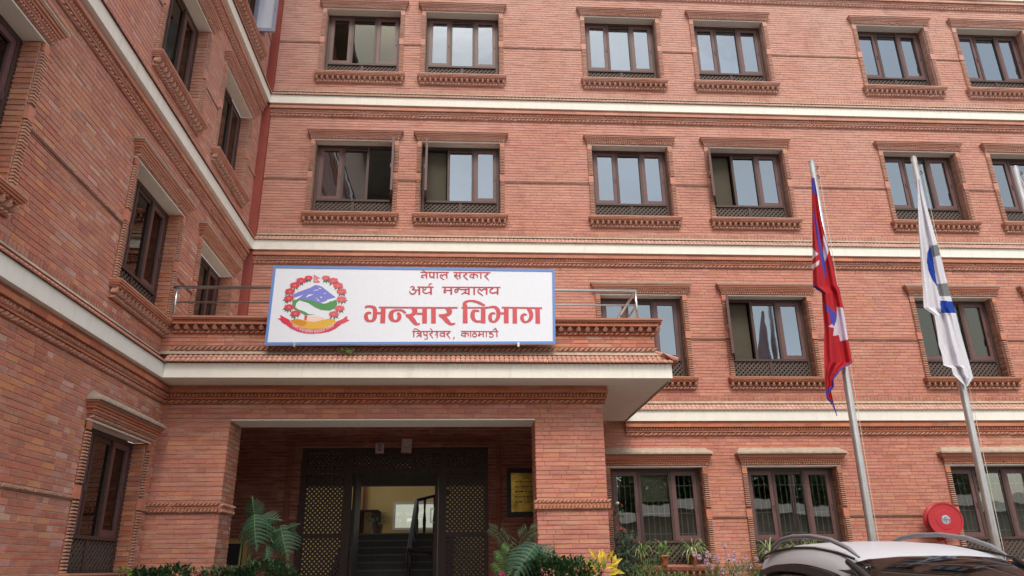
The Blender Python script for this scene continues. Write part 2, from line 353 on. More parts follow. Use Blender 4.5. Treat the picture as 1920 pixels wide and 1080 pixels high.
def belt(wh, u0, u1, zb, proj, ucor=None):
    ev = (u0, u1)
    b = MB(); b.box(u0, u1, -proj, .0, zb, zb + .195, (1, 1, 1)); part(b, 'floor_band', WHITE, wh)
    t = MB(); n = int((u1 - u0) / .078); p = (u1 - u0) / n
    for r, (wA, vA, wB, vB) in enumerate(((proj + .035, .207, proj * .45, .272), (proj * .5 + .025, .268, .004, .335))):
        for i in range(n): tile1(t, u0 + i * p, u0 + (i + 1) * p, wA, zb + vA, wB, zb + vB, .012, vary((.58, .35, .27) if wh == 'M' else (.50, .20, .14), .1))
    part(t, 'drip_tiles', TILE, wh, kind='stuff')
    l = MB(); l.hexa([(u0, 0, zb + .335), (u1, 0, zb + .335), (u1, -.05, zb + .335), (u0, -.05, zb + .335)], [(u0, 0, zb + .385), (u1, 0, zb + .385), (u1, -.012, zb + .385), (u0, -.012, zb + .385)], (.5, .34, .27))
    part(l, 'ledge', STONE, wh)
    s = MB(); n = int((u1 - u0) / .068); p = (u1 - u0) / n
    for i in range(n): bx(s, u0 + i * p + .005, u0 + (i + 1) * p - .005, zb + .388, zb + .46, -.003, .012, vary(random.choice([(.45, .17, .115), (.42, .19, .14), (.36, .14, .10)]), .1))
    part(s, 'soldier_course', BRICK, wh, kind='stuff')
    c = MB(); plain(c, u0, u1, zb - .045, zb - .003, .075); plain(c, u0, u1, zb - .105, zb - .048, .10, step=.3)
    rope(c, u0, u1, zb - .165, zb - .107, .075, .05, .3, .022, .8, (.50, .225, .155)); plain(c, u0, u1, zb - .192, zb - .168, .05); rope(c, u0, u1, zb - .255, zb - .195, .05, .085, .9, .026, .84, (.50, .235, .165))
    part(c, 'cornice', TERRA, wh)
belt('M', 2.905, XE, ZB[0], .12)
for z in ZB[1:]: belt('M', -4.07, XE, z, .12)
for z in ZB: belt('W', -3.0, 13.38 if z > 3 else 10.60, z, .15)
# string courses half way up each storey
def free(k, v):
    hs = sorted((h[0] - .1, h[1] + .1) for h in holes(k) if h[2] < v < h[3]); out = []; x = -4.05 if k == 'M' else 3.0
    for a, b in hs: out.append((x, a)); x = b
    out.append((x, XE if k == 'M' else 13.44)); return [q for q in out if q[1] - q[0] > .1]
for v in (.785, 4.05, 7.36, 10.68):
    for wh in 'MW':
        for a, b in free(wh, v):
            c = MB()
            if wh == 'M' and v < 1: a = max(a, 2.0)
            if b - a < .05: continue
            vv = v if wh == 'M' else v - .02
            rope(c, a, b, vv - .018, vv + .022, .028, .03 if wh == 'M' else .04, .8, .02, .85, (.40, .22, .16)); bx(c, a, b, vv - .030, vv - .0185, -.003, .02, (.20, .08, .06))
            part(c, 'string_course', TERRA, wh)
b = MB(); b.box(-4.219, -4.055, 13.42, 13.53, -1.5, TOPZ, (1, 1, 1)); b.build('corner_column', REDPAINT, office)

# ---- window surrounds (shared meshes)
def jamb_mesh(H, side):
    mb = MB(); x0, x1 = (-.095, -.004) if side < 0 else (.004, .095)
    bx(mb, x0, x1, 0, H, -.003, .012, (.22, .09, .06)); z = .0
    mid = (.47 * H, .56 * H)
    bx(mb, x0 - .008, x1 + (.0), mid[0], mid[1], .0, .046, vary((.55, .20, .13), .04)); bx(mb, x0, x1, H - .10, H - .004, 0, .04, tc())
    while z < H - .12:
        if not (mid[0] - .03 < z < mid[1]):
            cc = vary((.54, .30, .215), .13); q = .004
            mb.hexa([(x0, -.013, z), (x1, -.013, z), (x1, -.013, z + .026), (x0, -.013, z + .026)][::-1],
                    [(x0 + q, -.050, z + .006), (x1 - q, -.050, z + .006), (x1 - q, -.050, z + .021), (x0 + q, -.050, z + .021)][::-1], cc)
        z += .0355
    return mb.mesh('window_jamb', TERRA)
def sill_mesh(W):
    mb = MB(); e = .15
    bx(mb, -e, W + e, -.022, .0, -.003, .145, (.50, .24, .17)); bx(mb, -e + .008, W + e - .008, -.045, -.023, -.003, .135)
    bx(mb, -e + .02, W + e - .02, -.07, -.046, -.003, .12); rope(mb, -e + .03, W + e - .03, -.098, -.071, .11, .04, .2, .02)
    bx(mb, -e + .06, W + e - .06, -.172, -.099, -.003, .035, (.24, .08, .055)); rope(mb, -e + .055, W + e - .055, -.225, -.173, .065, .062, .9, .035, .78, (.52, .28, .20))
    return mb.mesh('window_sill', TERRA)
def bracket_mesh():
    mb = MB(); w = .027
    mb.hexa([(-w * .6, -.03, -.098), (w * .6, -.03, -.098), (w * .6, -.03, -.13), (-w * .6, -.03, -.13)], [(-w * .6, -.105, -.098), (w * .6, -.105, -.098), (w * .6, -.095, -.13), (-w * .6, -.095, -.13)], (.58, .32, .23))
    mb.hexa([(-w, -.03, -.13), (w, -.03, -.13), (w, -.03, -.165), (-w, -.03, -.165)], [(-w, -.112, -.132), (w, -.112, -.132), (w * .7, -.085, -.163), (-w * .7, -.085, -.163)], (.60, .34, .25))
    return mb.mesh('bracket', TERRA)
def head_mesh(W, cap):
    mb = MB(); e = .10
    rope(mb, -e, W + e, .022, .07, .075, .045, .5, .035, .75, (.52, .27, .19)); bx(mb, -e - .015, W + e + .015, .071, .088, -.003, .07)
    rope(mb, -e - .02, W + e + .02, .089, .128, .095, .036, .3, .025, .75, (.52, .25, .17)); bx(mb, -e - .04, W + e + .04, .129, .158, -.003, .10); bx(mb, -e - .055, W + e + .055, .159, .19, -.003, .12)
    bx(mb, -e - .075, W + e + .075, .191, .213, -.003, .135, (.40, .19, .14))
    return mb.mesh('window_head', TERRA)
def cap_mesh(W, big):
    mb = MB(); e = .19; h = .10 if big else .045; pr = .175 if big else .14
    mb.hexa([(-e, .0, .214), (W + e, .0, .214), (W + e, -pr, .214), (-e, -pr, .214)], [(-e, 0, .24), (W + e, 0, .24), (W + e, -pr, .24), (-e, -pr, .24)], (.5, .4, .34))
    mb.hexa([(-e, .0, .2405), (W + e, .0, .2405), (W + e, -pr, .2405), (-e, -pr, .2405)], [(-e + .1, 0, .24 + h), (W + e - .1, 0, .24 + h), (W + e - .1, -.015, .24 + h), (-e + .1, -.015, .24 + h)], (.5, .4, .34))
    return mb.mesh('weathering_slab', STONE)
def lattice(mb, u0, u1, v0, v1, pitch, wd, y0, y1, col):
    for sg in (1, -1):
        c0 = (u0 - v1) if sg > 0 else (u0 + v0); c1 = (u1 - v0) if sg > 0 else (u1 + v1); n = int((c1 - c0) / pitch); ya, yb = (y0, (y0 + y1) / 2) if sg > 0 else ((y0 + y1) / 2 + .001, y1)
        for i in range(1, n + 1):
            c = c0 + i * pitch
            if sg > 0: a = (max(u0, c + v0), max(v0, u0 - c)); b = (min(u1, c + v1), min(v1, u1 - c))
            else: a = (max(u0, c - v1), min(v1, c - u0)); b = (min(u1, c - v0), max(v0, c - u1))
            if b[0] - a[0] < .01: continue
            d = wd * .7071 / 2; s = sg
            q = [(a[0] - d * s, a[1] + d), (a[0] + d * s, a[1] - d), (b[0] + d * s, b[1] - d), (b[0] - d * s, b[1] + d)]
            q = [(min(max(x, u0 - .01), u1 + .01), min(max(z, v0 - .01), v1 + .01)) for x, z in q]
            mb.hexa([(x, ya, z) for x, z in q], [(x, yb, z) for x, z in q], col)
_c = {}
def cached(key, fn):
    if key not in _c: _c[key] = fn()
    return _c[key]
def frame_mesh(W, H, lat, recess):
    mb = MB(); y0, y1 = recess, recess + .085; j = .065
    mb.box(0, j, y0, y1, 0, H - .003); mb.box(W - j, W, y0, y1, 0, H - .003); mb.box(j, W - j, y0, y1, H - .055, H - .003)
    for x in (.525, W - .525 - .05): mb.box(x, x + .05, y0 - .004, y1, lat, H - .055)
    mb.box(j, W - j, y0 - .02, y1, lat - .03, lat + .012); mb.box(j, W - j, y0, y1, 0, .03); mb.box(W / 2 - .03, W / 2 + .03, y0 - .006, y1 - .01, .03, lat - .03)
    for x in (.003, W - .018): # carved beading on the outer post
        for i in range(int(H / .05)): mb.box(x, x + .015, y0 - .012, y0 - .001, i * .05 + .01, i * .05 + .035)
    return mb.mesh('window', WOOD)
def casement_mesh(w, h):
    mb = MB(); s = .068; y0, y1 = -.005, .04
    mb.box(0, s, y0, y1, 0, h); mb.box(w - s, w, y0, y1, 0, h); mb.box(s, w - s, y0, y1, 0, s + .012); mb.box(s, w - s, y0, y1, h - s, h)
    mb.box(s, s + .010, y0 + .012, y1 - .005, s + .01, h - s, (1, 1, 1)); mb.box(w - .03, w - .015, y0 - .02, y0 - .001, h * .42, h * .5)
    return mb.mesh('casement', SASH)
def pane_mesh(w, h, m):
    mb = MB(); mb.box(0, w, 0, .006, 0, h); return mb.mesh('pane', m)
def window(wh, u, v, W, H, style='sky', openl=False, openr=False, floor=1, bars=False, label=None, blinds=''):
    recess = .18; lat = .405
    if floor == 0: recess = .17; lat = .40
    loc, rz = PLACE[wh]; base = (loc[0] + (u if not rz else 0), loc[1] + (u if rz else 0), v)
    win = link('window', cached(('f', W, H, lat, recess), lambda: frame_mesh(W, H, lat, recess)), office, base, rz, label=label)
    wc = .455; hc = H - lat - .012 - .058
    gl = GLASS if style == 'sky' else (GLASS_D if style == 'dim' else GLASS_L)
    for side, op in ((0, openl), (1, openr)):
        x = .068 if side == 0 else W - .068 - wc
        cm = cached(('c', wc, hc), lambda: casement_mesh(wc, hc)); pm = cached(('p', wc, hc, gl.name), lambda: pane_mesh(wc - .12, hc - .13, gl))
        if not op:
            link('casement', cm, win, (x, recess + .012, lat + .0135)); link('pane', pm, win, (x + .06, recess + .030, lat + .075)).rotation_euler = (random.uniform(-.009, .009), 0, random.uniform(-.009, .009))
        else:
            hx = .068 if side == 0 else W - .068; a = -math.pi / 2 - (math.atan((u + hx) / 13.5) if wh == 'M' else 0.0)
            if wh == 'W': cm = cached(('cb', wc, hc), lambda: (lambda d: (d.materials.clear(), d.materials.append(BLUEGREY), d)[2])(cm.copy())); pm = cached(('pb', wc, hc), lambda: pane_mesh(wc - .12, hc - .13, SKYPANE))
            link('casement', cm, win, (hx, recess - .01, lat + .0135), a)
            link('pane', pm, win, (hx + .06 * math.cos(a) - .02 * math.sin(a), recess - .01 + .06 * math.sin(a) + .02 * math.cos(a), lat + .075), a)
    x = .577; link('pane', cached(('pc', W, hc, gl.name), lambda: pane_mesh(W - 2 * .577, hc - .03, gl)), win, (x, recess + .036, lat + .02))
    tb = MB(); tb.box(.578, W - .578, recess + .02, recess + .06, H - .055 - .06, H - .056); link('top_rail', cached(('tr', W, H), lambda: tb.mesh('top_rail', WOOD)), win)
    lm = MB()
    if ('lt', W, lat) not in _c:
        lattice(lm, .065, W / 2 - .03, .03, lat - .03, .088, .032, recess + .006, recess + .028, (1, 1, 1)); lattice(lm, W / 2 + .03, W - .065, .03, lat - .03, .088, .032, recess + .006, recess + .028, (1, 1, 1))
    link('lattice', cached(('lt', W, lat), lambda: lm.mesh('lattice', LATT)), win)
    if style == 'mesh' or blinds:
        for i, ch in enumerate((blinds or 'OOO')):
            if ch == '-': continue
            x0, x1 = ((.10, .50), (.58, W - .58), (W - .50, W - .10))[i]; bmat = {'O': OLIVE, 'G': GREYBLIND, 'C': CREAMBLIND}[ch]
            drop = 0 if ch != 'C' else hc * .55
            link('blind', cached(('b', i, W, H, ch), lambda: (lambda q: (q.box(x0, x1, recess + .11, recess + .115, lat + .03 + drop, H - .06), q.mesh('blind', bmat))[1])(MB())), win)
    if bars:
        bm = MB()
        for i in range(int((W - .14) / .1)): bm.box(.09 + i * .1, .104 + i * .1, recess + .10, recess + .112, lat, H - .06)
        for z in (lat + .12, lat + .47, lat + .95): bm.box(.07, W - .07, recess + .113, recess + .121, z, z + .016)
        link('grille', cached(('g', W, H), lambda: bm.mesh('grille', BARS)), win)
    # surround
    for s in (-1, 1):
        link('window_jamb', cached(('j', H, s, random.randint(0, 2)), lambda: jamb_mesh(H, s)), office, (base[0] + (0 if rz or s < 0 else W), base[1] + (W if rz and s > 0 else 0), v), rz)
    sl = link('window_sill', cached(('s', W, random.randint(0, 3)), lambda: sill_mesh(W)), office, base, rz)
    nb = int((W + .2) / .108); pb = (W + .2 - .02) / nb
    for i in range(nb + 1): link('bracket', cached('br', bracket_mesh), sl, (-.09 + i * pb, 0, 0))
    hd = (base[0], base[1], v + H)
    h = link('window_head', cached(('h', W, random.randint(0, 3)), lambda: head_mesh(W, 0)), office, hd, rz)
    if floor < 2: link('weathering_slab', cached(('cap', W, floor), lambda: cap_mesh(W, floor == 0)), h)
    lt = MB(); lt.box(-.09, W + .09, -.03, .001, .001, .0215); lt.box(0, W, .0015, recess - .002, .001, .02)
    link('lintel', cached(('l', W, recess), lambda: lt.mesh('lintel', WHITE)), h)
    return win
SPEC = {('M', 2.59, 3): dict(blinds='G-G'), ('M', 5.07, 3): dict(blinds='G-G'), ('M', -.93, 3): dict(blinds='G-G'), ('M', 2.59, 2): dict(blinds='G-G'), ('M', 8.87, 3): dict(blinds='--G'), ('M', 11.25, 2): dict(blinds='G--'), ('M', 2.59, 1): dict(blinds='--G'),
        ('M', -3.09, 3): dict(style='dim', blinds='OOO', label='window with olive blinds behind all three panes'), ('M', -3.09, 2): dict(openr=True, label='window with its right casement swung open'),
        ('M', -.93, 2): dict(openl=True, blinds='O--', label='window with its left casement swung open and an olive screen'), ('M', 5.07, 2): dict(openl=True, blinds='O-G', label='window with its left casement swung open and a pale blind on the right'),
        ('M', 5.07, 1): dict(openl=True, blinds='O-O', label='window with its left casement swung open'), ('M', 8.87, 2): dict(blinds='GGG', label='window with pale grey blinds drawn'),
        ('M', 8.87, 1): dict(style='dim', blinds='G-G'), ('M', 2.59, 0): dict(style='clear', bars=True, blinds='-C-', label='ground floor window with a cream blind half down behind its bars'),
        ('M', 5.07, 0): dict(style='clear', bars=True), ('M', 8.87, 0): dict(style='clear', bars=True), ('M', 11.25, 0): dict(style='clear', bars=True),
        ('W', 11.17, 3): dict(style='sky', openr=True, label='window with its right casement swung open')}
for f, u, v, w, h in OP:
    k = min(range(4), key=lambda i: abs(VB[i] - v)); kw = dict(SPEC.get((f, u, k), {}))
    if f == 'W' and 'style' not in kw: kw['style'] = 'dim'
    window(f, u, v, w, h, floor=k, **kw)

# ---- porch
def P_(mb, name, m, **k): return mb.build(name, m, office, **k)
b = MB(); b.box(-4.24, -3.276, YP + .004, 11.214, -1.5, 1.99); P_(b, 'porch_pier', MORTAR_P)
b = MB(); b.box(1.006, 1.974, YP + .004, 11.214, -1.5, 1.99); P_(b, 'porch_pier', MORTAR)
b = MB(); b.box(-4.24, 1.974, YP + .004, 11.214, 1.991, 2.45); P_(b, 'porch_beam', MORTAR)
b = MB(); b.box(-3.268, .998, YP + .012, 11.21, 1.972, 1.9895); P_(b, 'beam_soffit', WHITE)
b = MB(); b.box(1.86, 1.974, 11.216, 13.49, -1.5, 2.45); P_(b, 'porch_side_wall', MORTAR)
b = MB(); b.box(-4.068, 2.90, 10.11, 13.38, ZB[0], ZB[0] + .20); P_(b, 'canopy_slab', WHITE)
b = MB(); b.box(2.885, 2.915, 10.3, 13.37, ZB[0] - .012, ZB[0] - .001); P_(b, 'drip_edge', STONE)
c = MB(); zb = ZB[0]
plain(c, -4.22, 2.055, zb - .045, zb - .003, .075); plain(c, -4.22, 2.065, zb - .105, zb - .048, .085, step=.3); rope(c, -4.22, 2.05, zb - .165, zb - .107, .085, .05, .3, .035, .72); plain(c, -4.22, 2.03, zb - .192, zb - .168, .05); rope(c, -4.22, 2.02, zb - .255, zb - .195, .06, .085, .9, .04)
part(c, 'cornice', TERRA, 'P')
for u0, u1 in ((-4.22, -3.23), (.96, 2.02)):
    c = MB(); rope(c, u0, u1, .815, .865, .05, .055, .7, .028, .85, (.48, .24, .17)); bx(c, u0, u1, .79, .8145, -.003, .03); rope(c, u0, u1, .735, .789, .055, .05, .3, .03, .85, (.46, .22, .155)); part(c, 'string_course', TERRA, 'P')
c = MB(); rope(c, 10.60, 11.22, .815, .865, .05, .055, .7, .028, .85, (.48, .24, .17)); bx(c, 10.6, 11.22, .79, .8145, -.003, .03); rope(c, 10.60, 11.22, .735, .789, .055, .05, .3, .03, .85, (.46, .22, .155))
link('string_course', c.mesh('string_course', TERRA), office, (-3.27, 0, 0), math.pi / 2)
# tiled skirt of the canopy: every tile a part
n = 104; u0, u1 = -4.07, 2.98; p = (u1 - u0) / n; tcs = [vary((.60, .31, .235), .12) for _ in range(6)]
tm = []
for cc in tcs:
    q = MB(); tile1(q, 0, p, .0, .0, -.10, .055, .016, cc); tm.append(q.mesh('tile', TILE))
for r, (w0, v0) in enumerate(((.235, 2.672), (.145, 2.745))):
    for i in range(n):
        uu = u0 + i * p
        if uu + p > 2.98 - (.09 if r else 0): continue
        link('tile', random.choice(tm), office, (uu, YPAR - w0, v0))
q = MB(); q.tube([(2.98, YPAR - .24, 2.70), (2.72, YPAR + .0, 2.87)], .028, 6, (.55, .27, .2)); q.build('hip_tile', TILE, office)
c = MB(); c.hexa([(-4.22, -.09, 2.80), (2.80, -.09, 2.80), (2.80, 0, 2.80), (-4.22, 0, 2.80)], [(-4.22, -.015, 2.86), (2.74, -.015, 2.86), (2.74, 0, 2.86), (-4.22, 0, 2.86)], (.5, .36, .28)); part(c, 'ledge', STONE, 'R')
c = MB(); n2 = 38; p2 = (13.38 - 10.05) / n2
for r, (w0, v0) in enumerate(((.26, 2.672), (.165, 2.745))):
    for i in range(n2): tile1(c, 10.05 + i * p2, 10.05 + (i + 1) * p2, w0, v0, w0 - .10, v0 + .055, .016, vary((.50, .22, .16), .12))
link('side_tiles', c.mesh('side_tiles', TILE), office, (2.72, 0, 0), math.pi / 2, kind='stuff')
b = MB(); b.box(-4.24, 2.714, YPAR + .004, YPAR + .16, 2.654, 3.33); P_(b, 'parapet', MORTAR)
b = MB(); b.box(2.56, 2.714, YPAR + .162, 13.49, 2.654, 3.33); P_(b, 'parapet', MORTAR)
for wh, (a, e) in (('R', (-4.07, 2.72)), ('S', (10.27, 13.4))):
    c = MB(); rope(c, a, e + (.02 if wh == 'R' else 0), 2.862, 2.935, .035, .075, .9, .03, .8, (.42, .25, .19)); rope(c, a, e + (.02 if wh == 'R' else 0), 3.115, 3.155, .045, .075, .8, .03)
    ee = .0 if wh == 'S' else 1
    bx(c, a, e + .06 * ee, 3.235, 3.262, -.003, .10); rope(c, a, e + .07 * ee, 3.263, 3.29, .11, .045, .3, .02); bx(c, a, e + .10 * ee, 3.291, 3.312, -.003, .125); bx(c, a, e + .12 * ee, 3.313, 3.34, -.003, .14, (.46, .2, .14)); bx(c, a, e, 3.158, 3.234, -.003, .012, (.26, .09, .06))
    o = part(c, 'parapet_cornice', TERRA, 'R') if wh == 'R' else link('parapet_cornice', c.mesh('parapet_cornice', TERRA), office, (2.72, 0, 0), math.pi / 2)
    bm = MB(); w_ = .034
    bm.hexa([(-w_ * .5, -.01, 0), (w_ * .5, -.01, 0), (w_ * .5, -.01, -.03), (-w_ * .5, -.01, -.03)], [(-w_ * .5, -.085, 0), (w_ * .5, -.085, 0), (w_ * .5, -.075, -.03), (-w_ * .5, -.075, -.03)], (.56, .29, .21))
    bm.hexa([(-w_, -.01, -.03), (w_, -.01, -.03), (w_, -.01, -.068), (-w_, -.01, -.068)], [(-w_, -.095, -.032), (w_, -.095, -.032), (w_ * .7, -.065, -.066), (-w_ * .7, -.065, -.066)], (.60, .34, .25))
    me_ = bm.mesh('bracket', TERRA); nn = int((e - a) / .128)
    for i in range(nn + 1): link('bracket', me_, o, (a + .06 + i * .128, 0, 3.234))
b = MB(); b.box(-4.07, -3.93, 13.40, 13.47, 1.97, 2.45); P_(b, 'downpipe_box', WHITE)

for u0, u1, v0, v1 in ((-3.07, -2.98, -.75, 2.20), (.55, .64, -.75, 2.20)):
    c = MB(); bx(c, u0, u1, v0, v1, -.003, .03, (.20, .055, .04)); bx(c, u0 + .025, u1 - .025, v0, v1, .031, .05, (.22, .06, .045)); part(c, 'door_moulding', TERRA, 'M')
c = MB(); bx(c, -2.98, .55, 2.11, 2.20, -.003, .03, (.20, .055, .04)); rope(c, -2.98, .55, 2.125, 2.165, .05, .05, .4, .02, .8, (.24, .065, .05)); part(c, 'door_moulding', TERRA, 'M')

# ---- entrance screen (lattice doors) in the back of the porch
ye = 13.58
fm = MB(); dw = (1, 1, 1)
X0, X1 = -2.85, .42
for a, b_ in ((X0, X0 + .10), (-2.09, -1.96), (-.44, -.31), (X1 - .07, X1)): fm.box(a, b_, ye, ye + .10, -.75, 2.02)
fm.box(X0 + .1, X1 - .07, ye + .002, ye + .098, 1.93, 2.015); fm.box(X0 + .1, X1 - .07, ye + .002, ye + .098, 1.575, 1.67)
for a, b_ in ((X0 + .1, -2.09), (-.31, X1 - .07)): fm.box(a, b_, ye + .004, ye + .096, .50, .585)
fm.box(X0 + .1, -2.09, ye + .004, ye + .096, -.75, -.55); fm.box(-.31, X1 - .07, ye + .004, ye + .096, -.75, -.55)
scr = fm.build('entrance_screen', DOORW, office)
for k, (a, b_, c_, d_) in enumerate(((X0 + .1, -2.09, 1.67, 1.93), (-1.96, -.44, 1.67, 1.93), (-.31, X1 - .07, 1.67, 1.93), (X0 + .1, -2.09, .585, 1.575), (-.31, X1 - .07, .585, 1.575), (X0 + .1, -2.09, -.55, .50), (-.31, X1 - .07, -.55, .50))):
    q = MB(); lattice(q, a, b_, c_, d_, .080, .033, ye + .03, ye + .055, (1, 1, 1)); q.build('lattice', DOORW, scr)
q = MB(); q.box(-.52, -.465, 13.72, 14.40, -.74, 1.57); q.box(-.54, -.521, 13.8, 13.83, .2, .5); q.build('door_leaf', DOORW, scr)
q = MB(); q.box(-1.955, -1.90, 13.72, 14.40, -.74, 1.57); q.build('door_leaf', DOORW, scr)
q = MB(); q.tube([(-.59, 13.86, .75), (-.59, 13.86, 1.0)], .012, 6); q.tube([(-.52, 13.86, .76), (-.59, 13.86, .76)], .01, 6); q.tube([(-.52, 13.86, .99), (-.59, 13.86, .99)], .01, 6); q.build('handle', STEEL, scr)
# ---- hall and stairs seen through the open doors
STRU = dict(kind='structure')
q = MB(); q.box(-4.2, 1.9, 10.2, 24, -1.5, -.75); q.build('plinth_floor', CONC, None, **STRU)
boxes('hall_wall', YELLOW, [(-4.3, -4.2, 13.9, 16.6, -.75, 3.0), (1.9, 2.0, 13.9, 16.6, -.75, 3.0), (-4.2, -1.78, 20, 20.2, -.75, 3.0), (-.66, 1.9, 20, 20.2, -.75, 3.0), (-1.78, -.66, 20, 20.2, -.75, .95), (-1.78, -.66, 20, 20.2, 1.56, 3.0)])  # side walls cut short, stairwell left roofless: shaped to let sky light in
q = MB(); q.box(-4.2, 1.9, 13.75, 16.4, 1.93, 2.1); q.box(-4.2, 1.9, 16.2, 16.4, 1.63, 1.929); q.build('hall_ceiling', DARKIN, office)
q = MB(); q.box(-1.38, -1.05, 15.0, 15.5, 1.895, 1.928); q.build('ceiling_fixture', WHITE, office)
q = MB(); q.box(-1.80, -1.74, 19.95, 19.99, .92, 1.59); q.box(-.70, -.64, 19.95, 19.99, .92, 1.59); q.box(-1.74, -.70, 19.95, 19.99, 1.54, 1.59); q.box(-1.74, -.70, 19.95, 19.99, .92, .97); q.box(-1.24, -1.20, 19.96, 19.985, .97, 1.54)
hwn = q.build('hall_window', WHITE, office); q = MB(); q.box(-1.74, -.70, 19.992, 19.998, .97, 1.54); q.build('pane', GLASS_L, hwn)
boxes('downpipe', REDPAINT, [(-2.75, -2.70, 19.93, 19.99, .8, 2.9), (-2.58, -2.53, 19.93, 19.99, .8, 2.9)])
cab = thing('hall_cabinet', 'dark red cabinet standing on the stair landing behind the entrance', 'cabinet', (-2.55, 19.8, .73))
for nm_, bb in (('body', (-.4, -.05, -.1, .18, 0, .63)), ('top', (-.4, .4, -.08, .18, .631, .67)), ('corbel', (.25, .45, -.05, .17, .37, .63))): q = MB(); q.box(*bb); q.build(nm_, DOORW, cab)
NOSE = simple('stair_nosing', (.24, .24, .23), .6, .1, 12); SSTEP = simple('stair_stone', (.12, .12, .12), .6, .15, 12)
st = thing('staircase', 'dark stone staircase rising to a landing behind the open entrance', 'staircase', (0, 0, 0))
for i in range(10):
    q = MB(); q.box(-2.6, -.2, 14.6 + i * .29, 14.6 + (i + 1) * .29 + (2.5 if i == 9 else .02), -.75 + i * .148, -.75 + (i + 1) * .148 - .03); sp_ = q.build('step', SSTEP, st); q = MB(); q.box(-2.6, -.2, 14.58 + i * .29, 14.6 + (i + 1) * .29 + (2.5 if i == 9 else 0), -.75 + (i + 1) * .148 - .0295, -.75 + (i + 1) * .148); q.build('tread', NOSE, sp_)
q = MB(); q.tube([(-1.03, 14.9, .33), (-1.07, 17.45, 1.43)], .035, 8); q.tube([(-1.07, 17.45, 1.43), (-.3, 17.5, 1.62)], .035, 8); q.tube([(-1.03, 14.9, .33), (-.35, 14.9, .24)], .035, 8); q.build('handrail', DOORW, st)
for t in (0, .2, .4, .6, .8, 1): 
    q = MB(); y = 14.9 + 2.55 * t; z1 = .33 + 1.1 * t; q.tube([(-1.04, y, z1 - .72), (-1.04, y, z1 - .5), (-1.04, y, z1 - .35), (-1.04, y, z1 - .2), (-1.04, y, z1)], [.025, .035, .02, .035, .02], 8); q.build('baluster', DOORW, st)
for x in (-.88, -.66): q = MB(); q.tube([(x, 17.48, .72), (x, 17.48, 1.0), (x, 17.48, 1.2), (x, 17.48, 1.5)], [.03, .04, .02, .035], 8); q.build('baluster', DOORW, st)

# ---- rooms behind the windows
boxes('room_wall', DARKIN, [(-4.2, XE, 17.6, 17.7, 2.2, TOPZ), (2.1, XE, 17.6, 17.7, -1.5, 2.19), (2.02, 2.1, 13.9, 17.58, -1.5, 2.5), (4.8, 4.9, 13.9, 17.58, -1.5, 2.5), (8.5, 8.6, 13.9, 17.58, -1.5, 2.5), (-8.3, -8.2, -3, 13.4, -1.5, TOPZ)] + [(x, x + .12, 13.9, 17.58, 2.76, TOPZ) for x in (-1.2, 2.1, 4.7, 8.5, 10.9)] + [(-8.18, -4.7, y, y + .1, -1.5, TOPZ) for y in (0, 4, 7.6, 10.75)])
boxes('floor_slab', DARKIN, [(-4.2 if z > 3 else 2.1, XE, 13.9, 17.58, z - .2, z) for z in (2.75, 6.0, 9.3, 12.6)] + [(-8.18, -4.7, -3, 13.4, z - .2, z) for z in (2.75, 6.0, 9.3, 12.6)])
boxes('roof_slab', CONC, [(-4.0, XE, 13.95, 18, TOPZ, TOPZ + .3), (-8.6, -3.7, -3.2, 13.9, TOPZ, TOPZ + .3)])
EM = bpy.data.materials.new('lamp_glow'); EM.use_nodes = True; _b = EM.node_tree.nodes['Principled BSDF']; _b.inputs['Emission Color'].default_value = (1, 1, .97, 1); _b.inputs['Emission Strength'].default_value = 9
for i, (px, py, lab) in enumerate(((1652, 77, 'round ceiling light glowing behind the middle pane of the fifth top floor window'), (1877, 84, 'round ceiling light glowing in the last top floor window'))):
    c = at_z(px, py, 11.52); lt = thing('ceiling_light', lab, 'ceiling light', tuple(c), group='lit ceiling lights on the top floor')
    q = MB(); q.lathe([(.001, 0), (.085, 0), (.095, .01), (.095, .03)], 20); q.build('diffuser', EM, lt, True)
    q = MB(); q.lathe([(.098, .0), (.125, .0), (.125, .04), (.001, .04)], 20); q.tube([(0, 0, .04), (0, 0, 12.4 - 11.52)], .008, 6); q.build('housing', WHITE, lt, True)

